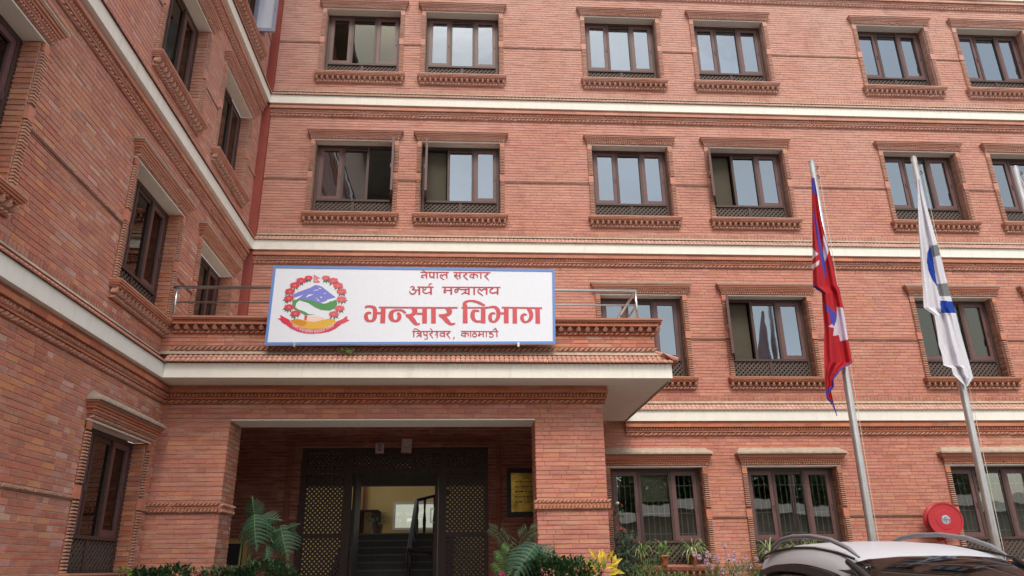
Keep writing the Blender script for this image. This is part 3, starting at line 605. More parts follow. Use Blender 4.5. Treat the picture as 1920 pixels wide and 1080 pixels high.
# ------------------------------------------------------------------ sign board
import json
BIG=[[[-1.417,3.456,0.0271],[-1.385,3.469,0.0305],[-1.336,3.47,0.0338],[-1.293,3.451,0.0508],[-1.276,3.411,0.0596],[-1.274,3.351,0.0609],[-1.278,3.3,0.0575],[-1.301,3.264,0.0406],[-1.335,3.254,0.0257],[-1.374,3.268,0.0474],[-1.398,3.314,0.0555],[-1.392,3.354,0.0474],[-1.366,3.377,0.0338],[-1.327,3.369,0.0271]],[[-1.247,3.372,0.0305],[-1.192,3.373,0.0305]],[[-1.161,3.46,0.0677],[-1.162,3.224,0.0677]],[[-1.224,3.457,0.023],[-0.178,3.458,0.023]],[[-0.849,3.373,0.0338],[-0.893,3.41,0.0338],[-0.943,3.419,0.023],[-0.998,3.413,0.0325],[-1.042,3.383,0.0575],[-1.052,3.331,0.0711],[-1.035,3.283,0.0575],[-0.995,3.257,0.0271],[-0.957,3.265,0.0406],[-0.933,3.302,0.0569],[-0.934,3.346,0.0528],[-0.962,3.38,0.0305]],[[-0.737,3.456,0.0677],[-0.718,3.407,0.0745],[-0.738,3.366,0.0575],[-0.779,3.346,0.0338],[-0.845,3.34,0.0372]],[[-0.831,3.336,0.0338],[-0.785,3.318,0.0575],[-0.742,3.274,0.0677],[-0.709,3.23,0.0542],[-0.677,3.21,0.0305],[-0.644,3.224,0.0203]],[[-0.696,3.367,0.0284],[-0.612,3.367,0.0284]],[[-0.583,3.459,0.0663],[-0.578,3.226,0.0663]],[[-0.459,3.46,0.0663],[-0.453,3.226,0.0663]],[[-0.263,3.459,0.0677],[-0.23,3.403,0.0745],[-0.251,3.362,0.0542],[-0.303,3.347,0.0372],[-0.38,3.344,0.0338]],[[-0.363,3.339,0.0338],[-0.309,3.314,0.0609],[-0.263,3.262,0.0643],[-0.22,3.222,0.0406],[-0.182,3.215,0.0305],[-0.15,3.23,0.019]],[[-0.206,3.461,0.023],[-0.118,3.46,0.023]],[[-0.011,3.509,0.0609],[-0.008,3.232,0.069]],[[-0.017,3.49,0.0609],[-0.02,3.528,0.0474],[0.009,3.554,0.0338],[0.062,3.566,0.0271],[0.126,3.559,0.0338],[0.19,3.535,0.0406],[0.247,3.506,0.0325],[0.274,3.502,0.0081]],[[-0.063,3.461,0.0217],[0.275,3.463,0.0217]],[[0.19,3.409,0.0237],[0.14,3.42,0.0305],[0.105,3.401,0.0542],[0.095,3.349,0.0663],[0.107,3.297,0.0542],[0.148,3.26,0.0338],[0.211,3.259,0.0305]],[[0.245,3.476,0.065],[0.245,3.233,0.065]],[[0.275,3.466,0.0305],[0.318,3.467,0.0271],[0.375,3.477,0.0305],[0.424,3.467,0.044],[0.455,3.426,0.0596],[0.461,3.367,0.0596],[0.452,3.314,0.0542],[0.423,3.27,0.0372],[0.388,3.254,0.0271],[0.353,3.276,0.0474],[0.342,3.321,0.0555],[0.354,3.366,0.0406],[0.388,3.383,0.0305],[0.417,3.372,0.0203]],[[0.484,3.38,0.0284],[0.539,3.381,0.0284]],[[0.574,3.471,0.0677],[0.571,3.235,0.0677]],[[0.508,3.468,0.0244],[1.087,3.463,0.0244]],[[0.695,3.469,0.0636],[0.693,3.233,0.0636]],[[0.888,3.46,0.0542],[0.922,3.4,0.0596],[0.929,3.347,0.0596],[0.911,3.295,0.0508],[0.869,3.258,0.0284],[0.827,3.257,0.0338],[0.799,3.294,0.0528],[0.798,3.339,0.0474],[0.829,3.368,0.0338],[0.866,3.36,0.0217]],[[1.02,3.467,0.0663],[1.019,3.233,0.0663]]]
SMALL=[[[-0.658,3.995,0.0143],[-0.247,3.999,0.0143]],[[-0.639,4.034,0.0107],[-0.613,4.022,0.0107],[-0.588,3.998,0.0107]],[[-0.571,3.996,0.0214],[-0.569,3.904,0.0214]],[[-0.57,3.952,0.0157],[-0.615,3.953,0.0157],[-0.641,3.94,0.0157],[-0.637,3.918,0.0157],[-0.608,3.917,0.0157]],[[-0.522,3.995,0.0193],[-0.521,3.942,0.0193],[-0.501,3.923,0.0193],[-0.464,3.926,0.0193]],[[-0.465,3.997,0.0214],[-0.463,3.905,0.0214]],[[-0.416,3.997,0.02],[-0.414,3.904,0.02]],[[-0.279,3.999,0.02],[-0.278,3.905,0.02]],[[-0.279,3.956,0.0157],[-0.321,3.964,0.0157],[-0.343,3.941,0.0157],[-0.355,3.962,0.0157],[-0.37,3.949,0.0157],[-0.369,3.924,0.0157],[-0.343,3.903,0.0157],[-0.314,3.884,0.01]],[[-0.184,3.997,0.0143],[0.353,4.001,0.0143]],[[-0.09,3.996,0.02],[-0.089,3.901,0.02]],[[-0.14,3.995,0.0164],[-0.136,3.97,0.0164],[-0.169,3.953,0.0164],[-0.146,3.925,0.0164],[-0.113,3.886,0.01]],[[-0.162,3.949,0.0143],[-0.089,3.946,0.0143]],[[-0.011,3.996,0.0179],[0.005,3.972,0.0179],[-0.037,3.951,0.0179],[-0.01,3.918,0.0179],[0.026,3.882,0.01]],[[0.107,3.998,0.02],[0.108,3.905,0.02]],[[0.104,3.926,0.015],[0.07,3.926,0.015],[0.053,3.946,0.015],[0.072,3.967,0.015],[0.104,3.965,0.015],[0.142,3.967,0.015],[0.166,3.947,0.015],[0.157,3.918,0.015]],[[0.212,3.999,0.0179],[0.212,3.906,0.0179]],[[0.298,3.999,0.0179],[0.315,3.977,0.0179],[0.269,3.952,0.0179],[0.295,3.92,0.0179],[0.326,3.881,0.01]],[[-0.795,3.761,0.0129],[-0.76,3.777,0.0157],[-0.738,3.753,0.0186],[-0.77,3.729,0.0157]],[[-0.766,3.729,0.0157],[-0.725,3.724,0.0171],[-0.715,3.694,0.02],[-0.749,3.663,0.02],[-0.786,3.671,0.02],[-0.804,3.705,0.0129]],[[-0.725,3.717,0.0171],[-0.676,3.724,0.0171]],[[-0.666,3.77,0.0257],[-0.664,3.652,0.0257]],[[-0.696,3.769,0.0157],[-0.462,3.769,0.0157]],[[-0.603,3.741,0.0157],[-0.62,3.752,0.0157],[-0.606,3.768,0.0157],[-0.584,3.764,0.0157],[-0.574,3.745,0.0157],[-0.587,3.728,0.0157],[-0.613,3.722,0.0157],[-0.609,3.693,0.0157],[-0.57,3.674,0.0157],[-0.526,3.686,0.0157],[-0.5,3.696,0.0157]],[[-0.5,3.769,0.0257],[-0.497,3.657,0.0257]],[[-0.526,3.772,0.0143],[-0.529,3.804,0.0143],[-0.51,3.82,0.0143],[-0.486,3.816,0.0086]],[[-0.344,3.769,0.0157],[0.494,3.774,0.0157]],[[-0.301,3.766,0.0229],[-0.3,3.717,0.0229]],[[-0.313,3.721,0.0171],[-0.211,3.722,0.0171]],[[-0.313,3.725,0.0186],[-0.31,3.688,0.0186],[-0.285,3.694,0.0186]],[[-0.212,3.769,0.0257],[-0.21,3.66,0.0257]],[[-0.159,3.735,0.0171],[-0.114,3.73,0.0171],[-0.136,3.692,0.0171],[-0.162,3.711,0.0171],[-0.151,3.735,0.0171]],[[-0.144,3.735,0.0157],[-0.106,3.749,0.0157],[-0.069,3.736,0.0157],[0.033,3.741,0.0157]],[[-0.023,3.736,0.0171],[-0.001,3.716,0.0171],[-0.027,3.688,0.0171],[-0.066,3.664,0.0114]],[[-0.027,3.688,0.0171],[0.03,3.676,0.0171]],[[0.04,3.77,0.0243],[0.041,3.659,0.0243]],[[0.116,3.771,0.0243],[0.116,3.659,0.0243]],[[0.295,3.773,0.0243],[0.295,3.664,0.0243]],[[0.294,3.737,0.0179],[0.252,3.747,0.0179],[0.224,3.722,0.0179],[0.194,3.746,0.0179],[0.171,3.726,0.0179],[0.177,3.695,0.0179],[0.211,3.67,0.0179],[0.243,3.644,0.01]],[[0.354,3.772,0.0193],[0.384,3.758,0.0193],[0.348,3.735,0.0193],[0.346,3.703,0.0193],[0.384,3.686,0.0193],[0.449,3.704,0.0193]],[[0.453,3.774,0.0257],[0.452,3.665,0.0257]],[[-0.745,3.106,0.0129],[-0.204,3.109,0.0129]],[[-0.069,3.11,0.0129],[0.462,3.11,0.0129]],[[-0.723,3.106,0.0171],[-0.721,3.023,0.0171]],[[-0.725,3.104,0.0114],[-0.721,3.137,0.0114],[-0.695,3.146,0.0114],[-0.665,3.129,0.0114],[-0.632,3.106,0.0114]],[[-0.624,3.106,0.0171],[-0.621,3.023,0.0171]],[[-0.627,3.08,0.0129],[-0.664,3.081,0.0129],[-0.682,3.071,0.0129]],[[-0.638,3.078,0.0143],[-0.659,3.047,0.0143],[-0.683,3.025,0.0086]],[[-0.659,3.052,0.0129],[-0.622,3.037,0.0129]],[[-0.584,3.105,0.015],[-0.583,3.068,0.015],[-0.562,3.053,0.015],[-0.54,3.057,0.015]],[[-0.54,3.107,0.0157],[-0.538,3.025,0.0157]],[[-0.54,3.027,0.01],[-0.529,3.009,0.01],[-0.55,2.993,0.01],[-0.572,3.001,0.01]],[[-0.476,3.106,0.0143],[-0.468,3.082,0.0143],[-0.501,3.071,0.0143],[-0.48,3.044,0.0143],[-0.455,3.007,0.0086]],[[-0.499,3.149,0.01],[-0.476,3.135,0.01],[-0.465,3.109,0.01]],[[-0.419,3.098,0.0143],[-0.393,3.088,0.0143],[-0.407,3.066,0.0143],[-0.427,3.056,0.0143]],[[-0.407,3.066,0.0143],[-0.391,3.043,0.0143],[-0.407,3.012,0.0086]],[[-0.301,3.079,0.0136],[-0.341,3.083,0.0136],[-0.359,3.064,0.0136],[-0.341,3.041,0.0136],[-0.297,3.045,0.0136]],[[-0.297,3.108,0.0171],[-0.296,3.024,0.0171]],[[-0.24,3.107,0.015],[-0.231,3.085,0.015],[-0.266,3.072,0.015],[-0.244,3.044,0.015],[-0.215,3.004,0.0086]],[[-0.166,3.029,0.0143],[-0.16,3.011,0.0143],[-0.176,2.993,0.0057]],[[-0.007,3.11,0.0157],[-0.006,3.026,0.0157]],[[-0.006,3.046,0.0136],[-0.043,3.046,0.0136],[-0.059,3.065,0.0136],[-0.04,3.085,0.0136],[-0.007,3.08,0.0136],[0.027,3.083,0.0136],[0.04,3.062,0.0136],[0.028,3.037,0.0136]],[[0.069,3.11,0.0143],[0.07,3.028,0.0143]],[[0.131,3.109,0.0143],[0.126,3.09,0.0143],[0.097,3.066,0.0143],[0.108,3.035,0.0143],[0.141,3.034,0.0143],[0.154,3.061,0.0143],[0.126,3.087,0.0143]],[[0.196,3.109,0.0157],[0.195,3.074,0.0157]],[[0.183,3.072,0.0129],[0.245,3.069,0.0129]],[[0.183,3.074,0.0143],[0.182,3.049,0.0143],[0.204,3.052,0.0143]],[[0.247,3.111,0.0157],[0.247,3.027,0.0157]],[[0.291,3.111,0.0143],[0.29,3.029,0.0143]],[[0.363,3.11,0.0136],[0.362,3.095,0.0136],[0.336,3.088,0.0136],[0.337,3.074,0.0136],[0.374,3.072,0.0136],[0.387,3.055,0.0136],[0.374,3.03,0.0136],[0.343,3.03,0.0136],[0.333,3.044,0.0136]],[[0.437,3.112,0.0157],[0.437,3.028,0.0157]],[[0.44,3.114,0.0107],[0.42,3.14,0.0107],[0.378,3.137,0.0107]],[[0.443,3.114,0.0093],[0.428,3.149,0.0093],[0.404,3.163,0.0093]]]
EMB={"mountain":[[-2.434,3.635],[-2.366,3.677],[-2.264,3.718],[-2.208,3.741],[-2.134,3.786],[-2.096,3.782],[-2.036,3.759],[-1.985,3.717],[-1.913,3.661],[-1.832,3.601],[-1.924,3.537],[-2.037,3.515],[-2.211,3.534],[-2.337,3.559],[-2.415,3.584]],"hillgreen":[[-2.432,3.553],[-2.357,3.569],[-2.251,3.565],[-2.164,3.555],[-2.056,3.515],[-1.924,3.537],[-1.82,3.568],[-1.806,3.496],[-1.84,3.435],[-1.914,3.401],[-2.029,3.413],[-2.118,3.453],[-2.209,3.514],[-2.336,3.554],[-2.376,3.512],[-2.385,3.451],[-2.344,3.421],[-2.236,3.381],[-2.196,3.35],[-2.1,3.345],[-2.232,3.33],[-2.351,3.39],[-2.431,3.44]],"snow1":[[-2.241,3.616],[-2.21,3.643],[-2.143,3.643],[-2.18,3.627],[-2.217,3.611],[-2.244,3.591]],"snow2":[[-2.129,3.711],[-2.081,3.72],[-2.09,3.706],[-2.166,3.695]],"snow3":[[-2.083,3.743],[-2.044,3.738],[-2.057,3.724],[-2.077,3.73]],"snow4":[[-2.014,3.66],[-1.972,3.671],[-1.989,3.65]],"snow5":[[-2.058,3.603],[-2.025,3.613],[-2.033,3.587]],"snow6":[[-2.121,3.607],[-2.054,3.546],[-2.073,3.544]],"snow7":[[-2.042,3.52],[-1.981,3.536],[-1.945,3.567],[-1.87,3.589],[-1.827,3.604],[-1.858,3.558],[-1.895,3.537],[-1.892,3.563],[-1.932,3.521],[-1.998,3.505]],"snow8":[[-2.425,3.584],[-2.286,3.637],[-2.34,3.595],[-2.375,3.564]],"base":[[-2.43,3.263],[-2.342,3.283],[-2.226,3.259],[-2.092,3.24],[-1.98,3.266],[-1.901,3.291],[-1.823,3.267],[-1.807,3.231],[-1.87,3.181],[-1.99,3.14],[-2.131,3.131],[-2.274,3.15],[-2.371,3.188],[-2.436,3.227]],"shadow":[[-2.434,3.258],[-2.36,3.276],[-2.264,3.254],[-2.205,3.229],[-2.238,3.178],[-2.295,3.178],[-2.392,3.213]],"hands":[[-2.232,3.33],[-2.155,3.318],[-2.06,3.321],[-1.954,3.296],[-1.999,3.266],[-2.092,3.235],[-2.187,3.244],[-2.241,3.264]],"cuff":[[-2.246,3.33],[-2.208,3.325],[-2.212,3.259],[-2.245,3.264]],"ribbonL":[[-2.616,3.282],[-2.569,3.289],[-2.583,3.337],[-2.538,3.312],[-2.444,3.263],[-2.425,3.212],[-2.465,3.182],[-2.539,3.217],[-2.571,3.257]],"ribbonR":[[-1.807,3.241],[-1.715,3.283],[-1.679,3.318],[-1.651,3.322],[-1.657,3.278],[-1.619,3.265],[-1.683,3.227],[-1.738,3.202],[-1.756,3.176],[-1.804,3.196]],"ribbon":[[-2.489,3.192],[-2.427,3.227],[-2.352,3.178],[-2.254,3.143],[-2.13,3.126],[-1.99,3.137],[-1.879,3.172],[-1.806,3.226],[-1.743,3.202],[-1.801,3.143],[-1.892,3.095],[-2.004,3.072],[-2.125,3.064],[-2.229,3.07],[-2.326,3.098],[-2.424,3.142]],"flagbg":[[-2.168,3.943],[-2.07,3.887],[-2.121,3.883],[-2.068,3.824],[-2.164,3.823]],"flagin":[[-2.157,3.922],[-2.099,3.891],[-2.142,3.887],[-2.09,3.835],[-2.154,3.834]]}
FLOWERS=[[-2.235,3.893],[-2.337,3.85],[-2.418,3.781],[-2.477,3.687],[-2.482,3.583],[-2.47,3.45],[-2.372,3.359],[-1.993,3.895],[-1.888,3.854],[-1.815,3.782],[-1.761,3.693],[-1.753,3.574],[-1.773,3.44],[-1.844,3.353]]
F1L=[[5.56,5.84],[5.472,5.198],[5.403,4.734],[5.332,4.283],[5.283,3.949],[5.41,3.854],[5.38,3.614],[5.356,3.293],[5.302,2.987],[5.227,2.478],[5.217,2.321],[5.216,2.219],[5.284,2.149],[5.325,1.971]]
F1R=[[5.609,5.841],[5.607,5.389],[5.605,5.106],[5.617,4.81],[5.648,4.583],[5.666,4.331],[5.674,3.979],[5.697,3.918],[5.704,3.616],[5.693,3.128],[5.694,2.76],[5.505,2.655],[5.368,2.51],[5.358,2.399],[5.299,2.336],[5.306,2.188],[5.335,1.964]]
F1C={"blue":[[[5.55,5.832],[5.637,5.827],[5.641,5.653],[5.619,5.353],[5.596,5.484],[5.572,5.555],[5.536,5.519],[5.534,5.651]],[[5.519,5.316],[5.518,5.105],[5.52,4.873],[5.527,4.599],[5.546,4.375],[5.532,4.175],[5.503,4.086],[5.48,4.307],[5.479,4.554],[5.478,4.827],[5.485,5.104]],[[5.406,3.684],[5.489,3.621],[5.581,3.526],[5.576,3.437],[5.51,3.315],[5.465,3.352],[5.473,3.525],[5.414,3.61]],[[5.696,2.776],[5.694,2.719],[5.524,2.622],[5.382,2.499],[5.353,2.491],[5.372,2.558],[5.502,2.669]],[[5.382,2.499],[5.374,2.39],[5.317,2.35],[5.236,2.281],[5.22,2.242],[5.309,2.184],[5.338,1.942],[5.318,1.943],[5.286,2.164],[5.195,2.213],[5.216,2.34],[5.327,2.409],[5.35,2.498]],[[5.261,3.966],[5.292,4.001],[5.433,3.889],[5.408,3.837],[5.356,3.88]]],"white":[[[5.593,4.833],[5.631,4.737],[5.641,4.578],[5.587,4.442],[5.538,4.363],[5.536,4.487],[5.56,4.668]],[[5.368,4.631],[5.413,4.553],[5.459,4.497],[5.403,4.451],[5.365,4.413],[5.334,4.417]],[[5.316,4.301],[5.458,4.396],[5.439,4.318],[5.302,4.216]],[[5.604,3.628],[5.696,3.616],[5.71,3.4],[5.704,3.118],[5.563,3.086],[5.56,3.186],[5.467,3.169],[5.506,3.294],[5.421,3.314],[5.486,3.356],[5.51,3.315],[5.555,3.399],[5.583,3.505]]]}
F2L=[[7.34,5.866],[7.251,5.399],[7.164,4.925],[7.098,4.465],[7.024,3.956],[6.971,3.626],[7.114,3.507],[7.098,3.244],[7.077,3.035],[7.094,2.887],[7.082,2.723],[7.196,2.683],[7.199,2.585],[7.353,2.401]]
F2R=[[7.372,5.867],[7.378,5.788],[7.374,5.516],[7.399,5.135],[7.422,4.716],[7.428,4.352],[7.435,3.996],[7.438,3.82],[7.46,3.543],[7.465,3.204],[7.488,2.765],[7.498,2.529],[7.368,2.397]]
F2C={"grey":[[[7.31,4.664],[7.464,4.689],[7.445,4.506],[7.306,4.468]],[[7.25,4.011],[7.47,4.04],[7.493,3.952],[7.506,3.821],[7.26,3.814]]],"blue":[[[7.298,4.68],[7.304,4.577],[7.295,4.418],[7.274,4.171],[7.258,3.972],[7.211,4.082],[7.174,4.237],[7.182,4.394],[7.222,4.53]],[[7.25,3.742],[7.475,3.733],[7.473,3.539],[7.232,3.546]]]}

def arr2(x): return [tuple(p) for p in x]
sign = thing('sign_board', 'long white board with blue border, mountain emblem and red lettering, hung on the porch parapet', 'sign')
SL = [(-2.742, 4.075), (1.284, 4.062), (1.262, 2.935), (-2.752, 2.902)]   # tl, tr, br, bl
BLUE = (.10, .22, .60)
def quad_at(q, s):   # inset quad
    cx = sum(p[0] for p in q) / 4; cz = sum(p[1] for p in q) / 4
    return [(p[0] + (s if p[0] < cx else -s), p[1] + (s if p[1] < cz else -s)) for p in q]
q = MB(); a = [(x, 10.075, z) for x, z in SL]; b = [(x, 10.13, z) for x, z in SL]; q.hexa(b[::-1], a[::-1], (.76, .80, .89)); q.build('panel', PRINT, sign)
fr_ = quad_at(SL, .036)
for i in range(4):
    q = MB(); j = (i + 1) % 4
    o1, o2, i1, i2 = SL[i], SL[j], fr_[i], fr_[j]
    q.hexa([(o1[0], 10.068, o1[1]), (o2[0], 10.068, o2[1]), (i2[0], 10.068, i2[1]), (i1[0], 10.068, i1[1])], [(o1[0], 10.0745, o1[1]), (o2[0], 10.0745, o2[1]), (i2[0], 10.0745, i2[1]), (i1[0], 10.0745, i1[1])], (.13, .27, .62)); q.build('border', PRINT, sign)
for px in (552, 972):
    c = at_y(px, 646, 10.06); q = MB(); q.box(c.x - .014, c.x + .014, 10.05, 10.14, c.z - .03, c.z + .03); q.build('clip', STEEL, sign)
for i, (px) in enumerate((735, 860, 640)):
    c = at_y(px, 560, 10.07); q = MB(); q.box(c.x - .0015, c.x + .0015, 10.0738, 10.0749, 2.97, 4.0, (.70, .71, .74)); q.build('sheet_seam', PRINT, sign)
def ribbon(mb, pts, y, col, th=.0025, cap=True):
    P_ = [Vector((p[0], p[1])) for p in pts]; W = [max(p[2], .004) for p in pts]
    # refine
    R = []; RW = []
    for i in range(len(P_) - 1):
        p0 = P_[max(i - 1, 0)]; p1 = P_[i]; p2 = P_[i + 1]; p3 = P_[min(i + 2, len(P_) - 1)]; n = 4 if len(P_) > 2 else 1
        for k in range(n):
            t = k / n
            R.append(.5 * ((2 * p1) + (p2 - p0) * t + (2 * p0 - 5 * p1 + 4 * p2 - p3) * t * t + (3 * p1 - p0 - 3 * p2 + p3) * t ** 3)); RW.append(W[i] * (1 - t) + W[i + 1] * t)
    R.append(P_[-1]); RW.append(W[-1]); vs = []; fs = []
    for i, p in enumerate(R):
        d = (R[min(i + 1, len(R) - 1)] - R[max(i - 1, 0)]); d = d.normalized() if d.length > 1e-6 else Vector((1, 0)); n = Vector((-d.y, d.x)) * RW[i] / 2
        vs += [(p.x + n.x, y, p.y + n.y), (p.x - n.x, y, p.y - n.y)]
    for i in range(len(R) - 1): fs.append((2 * i, 2 * i + 2, 2 * i + 3, 2 * i + 1))
    mb.add(vs, fs, col)
RED = (.60, .085, .105)
q = MB()
for k, s in enumerate(BIG): ribbon(q, s, 10.0695 + .00005 * (k % 12), RED)
q.build('lettering', PRINT, sign)
q = MB()
for k, s in enumerate(SMALL): ribbon(q, s, 10.0695 + .00005 * (k % 12), (.50, .05, .075))
q.build('lettering', PRINT, sign)
em = MB(); ymap = dict(mountain=.0740, hillgreen=.0735, base=.0730, shadow=.0725, hands=.0724, cuff=.0720, ribbonL=.0722, ribbonR=.0722, ribbon=.0715, flagbg=.0720, flagin=.0710)
cmap = dict(mountain=(.20, .22, .66), hillgreen=(.09, .30, .10), base=(.72, .42, .05), shadow=(.62, .25, .03), hands=(.82, .62, .58), cuff=(.65, .06, .08), ribbonL=(.68, .03, .07), ribbonR=(.68, .08, .11), ribbon=(.64, .05, .10), flagbg=(.68, .07, .12), flagin=(.72, .35, .40))
def fan(mb, pts, y, col):
    from mathutils.geometry import tessellate_polygon
    v = [(p[0], y, p[1]) for p in pts]; tr = tessellate_polygon([[Vector(p) for p in v]]); mb.add(v, [tuple(t) for t in tr], col)
for k, pts in EMB.items(): fan(em, pts, 10.0 + ymap.get(k, .0728), cmap.get(k, (.80, .83, .90)))
for k, (x, z) in enumerate(FLOWERS):
    for a in ((200, 230, 262, 300) if k < 7 else (340, 310, 278, 240)):      # leaves under each flower
        a = math.radians(a + random.uniform(-8, 8)); l = random.uniform(.075, .1); n = Vector((-math.sin(a), math.cos(a))) * .014; c = Vector((x, z)); t = c + Vector((math.cos(a), math.sin(a))) * l; m_ = c + Vector((math.cos(a), math.sin(a))) * l * .6
        em.poly([(c.x, 10.0719, c.y), (m_.x + n.x, 10.0719, m_.y + n.y), (t.x, 10.0719, t.y), (m_.x - n.x, 10.0719, m_.y - n.y)], (.05, .15, .07))
    m_ = 14; r0 = .066 if k % 7 else .054; pts = []
    for i in range(m_ * 2): a = math.pi * i / m_; r = r0 * (1 if i % 2 else .74) * (1.15 if abs(math.cos(a)) > .7 else .92); pts.append((x + r * math.cos(a), z + r * math.sin(a) * .85))
    fan(em, pts, 10.0708, vary((.66, .05, .09) if k < 7 else (.68, .12, .15), .06))
    fan(em, [(x + .02 * math.cos(a / 3), z - .004 + .014 * math.sin(a / 3)) for a in range(0, 19, 3)], 10.0704, (.74, .20, .22))
em.build('emblem', PRINT, sign)
tcv = bpy.data.curves.new('motto', 'FONT'); tcv.body = 'जननी जन्मभूमिश्च स्वर्गादपि गरीयसी'; tcv.size = .082; tcv.align_x = 'CENTER'; tcv.resolution_u = 2
to = bpy.data.objects.new('motto', tcv); COL.objects.link(to); bpy.context.view_layer.update()
me_ = bpy.data.meshes.new_from_object(to.evaluated_get(bpy.context.evaluated_depsgraph_get())); bpy.data.objects.remove(to)
xs = [v.co.x for v in me_.vertices]; 
if xs:
    half = max(max(xs), -min(xs)); rb = arr2(EMB['ribbon']); L0 = Vector(rb[1]); xc = (rb[1][0] + rb[7][0]) / 2; hw_ = (rb[7][0] - rb[1][0]) / 2 * .92; zc = (rb[4][1] + rb[12][1]) / 2
    for v in me_.vertices:
        t = v.co.x / half; x = xc + t * hw_; zz = zc - .02 + .098 * abs(t) ** 2.1 + v.co.y * .8; v.co = (x, 10.0700, zz)
    a_ = me_.attributes.new('Col', 'FLOAT_COLOR', 'POINT')
    for d in a_.data: d.color = (.86, .80, .82, 1)
    me_.materials.clear(); me_.materials.append(PRINT); link('motto', me_, sign)

# ------------------------------------------------------------------ railing on the porch roof
rail = thing('balcony_railing', 'two-bar stainless steel railing along the flat porch roof behind the sign', 'railing')
def rtube(name, pts, r): q = MB(); q.tube(pts, r, 10); q.build(name, STEEL, rail, True)
yr = 10.22
rtube('top_rail', [(-4.14, yr, 3.79), (2.49, yr, 3.79)], .024); rtube('lower_rail', [(-4.08, yr, 3.565), (2.49, yr, 3.565)], .014)
rtube('top_rail', [(2.49, yr, 3.79), (2.49, 13.47, 3.79)], .024); rtube('lower_rail', [(2.49, yr, 3.565), (2.49, 13.47, 3.565)], .014)
for x in (-4.09, -2.4, -.7, .95, 2.49): rtube('post', [(x, yr, 3.335), (x, yr, 3.79)], .019)
for y in (11.3, 12.4): rtube('post', [(2.49, y, 3.31), (2.49, y, 3.79)], .019)

# ------------------------------------------------------------------ flagpoles and flags
PY = 10.5
def pole(x0, x1, ztop, label):
    t = thing('flagpole', label, 'flagpole', (x0, PY, -1.5), group='steel flagpoles in front of the facade')
    q = MB(); h = ztop + 1.5; dx = x1 - x0
    q.tube([(dx * s, 0, h * s) for s in (0, .25, .5, .52, .75, 1)], [.058, .056, .054, .050, .048, .046], 18); q.build('mast', POLE, t, True)
    q = MB(); q.lathe([(.001, .012), (.046, .008), (.048, 0)], 18, (dx, 0, h)); q.build('cap', POLE, t, True)
    for dz in (.13, .30):
        q = MB(); c = (dx + .045, -.03, h - dz); q.tube([(c[0] + .028 * math.cos(a), c[1], c[2] + .028 * math.sin(a)) for a in [i * math.pi / 5 for i in range(-3, 6)]], .008, 6, (1, 1, 1)); q.build('hook', BARS if False else WOOD, t)
    q = MB(); q.tube([(dx + .075, -.045, h - .16), (dx * .5 + .07, -.05, h * .5), (.068, -.05, 1.0)], .004, 5); q.build('halyard', simple('rope_fibre', (.62, .58, .5), .9), t)
    q = MB(); q.lathe([(.16, 0), (.16, .02), (.075, .035), (.062, .12)], 20); q.build('base_plate', POLE, t, True)
    return t
k_ = PY / 10.0
pole(5.300 * k_, 5.392 * k_, 5.90 * k_, 'steel flagpole flying the crimson flag, nearest the porch')
pole(6.965 * k_, 7.07 * k_, 6.01 * k_, 'steel flagpole flying the white flag with a blue ring')
pole(8.60 * k_, 8.715 * k_, 5.87 * k_, 'steel flagpole at the edge of the photo with a pale pink flag')
def inpoly(x, z, pts):
    c = False; j = len(pts) - 1
    for i in range(len(pts)):
        xi, zi = pts[i]; xj, zj = pts[j]
        if (zi > z) != (zj > z) and x < (xj - xi) * (z - zi) / (zj - zi) + xi: c = not c
        j = i
    return c
def flag(name, label, Lp, Rp, cols, base, cmap, seed, nu=34, nv=230, hem=None, extra=()):
    Lp = sorted(Lp, key=lambda p: -p[1]); Rp = sorted(Rp, key=lambda p: -p[1]); zt, zb_ = min(Lp[0][1], Rp[0][1]), max(Lp[-1][1], Rp[-1][1])
    def edge(Pq, z):
        for a, b in zip(Pq, Pq[1:]):
            if b[1] <= z <= a[1]: return a[0] + (b[0] - a[0]) * (a[1] - z) / max(a[1] - b[1], 1e-6)
        return Pq[0][0] if z > Pq[0][1] else Pq[-1][0]
    rnd = random.Random(seed); ph = [rnd.uniform(0, 6) for _ in range(6)]; vs = []; cl = []
    for j in range(nv + 1):
        s = j / nv; z = zt + (zb_ - zt) * s; xl, xr = edge(Lp, z), edge(Rp, z); w = max(xr - xl, .004)
        for i in range(nu + 1):
            u = i / nu; x = xl + w * u
            fold = .045 * min(1, w / .25) * math.sin(2 * math.pi * (1.35 * u + .25 * s) + ph[0]) + .022 * min(1, w / .2) * math.sin(2 * math.pi * (3.1 * u - .8 * s) + ph[1]) + .010 * math.sin(19 * s + ph[2] + 6 * u)
            crease = .03 * min(1, w / .2) * (abs(((2.2 * u + .6 * s + ph[3]) % 1) - .5) - .25)
            y = PY - .11 - .05 + fold + crease; f = y / 10.40
            vs.append((x * f, y, z * f)); c = base
            for k, ps in cols.items():
                for pg in ps:
                    if inpoly(x, z, pg): c = cmap[k]
            cl.append(c)
    mb = MB(); mb.v = vs; mb.c = cl
    mb.f = [(j * (nu + 1) + i, j * (nu + 1) + i + 1, (j + 1) * (nu + 1) + i + 1, (j + 1) * (nu + 1) + i) for j in range(nv) for i in range(nu)]
    o = mb.build(name, FLAG, None, True, label=label, category='flag', group='limp flags on the poles')
    sd = o.modifiers.new('thickness', 'SOLIDIFY'); sd.thickness = .0025
    return o
flag('flag', 'limp crimson flag edged in blue with white sun and moon, on the first pole', F1L, F1R, F1C, (.52, .028, .040), {'blue': (.10, .085, .46), 'white': (.72, .64, .74)}, 3, 60, 420)
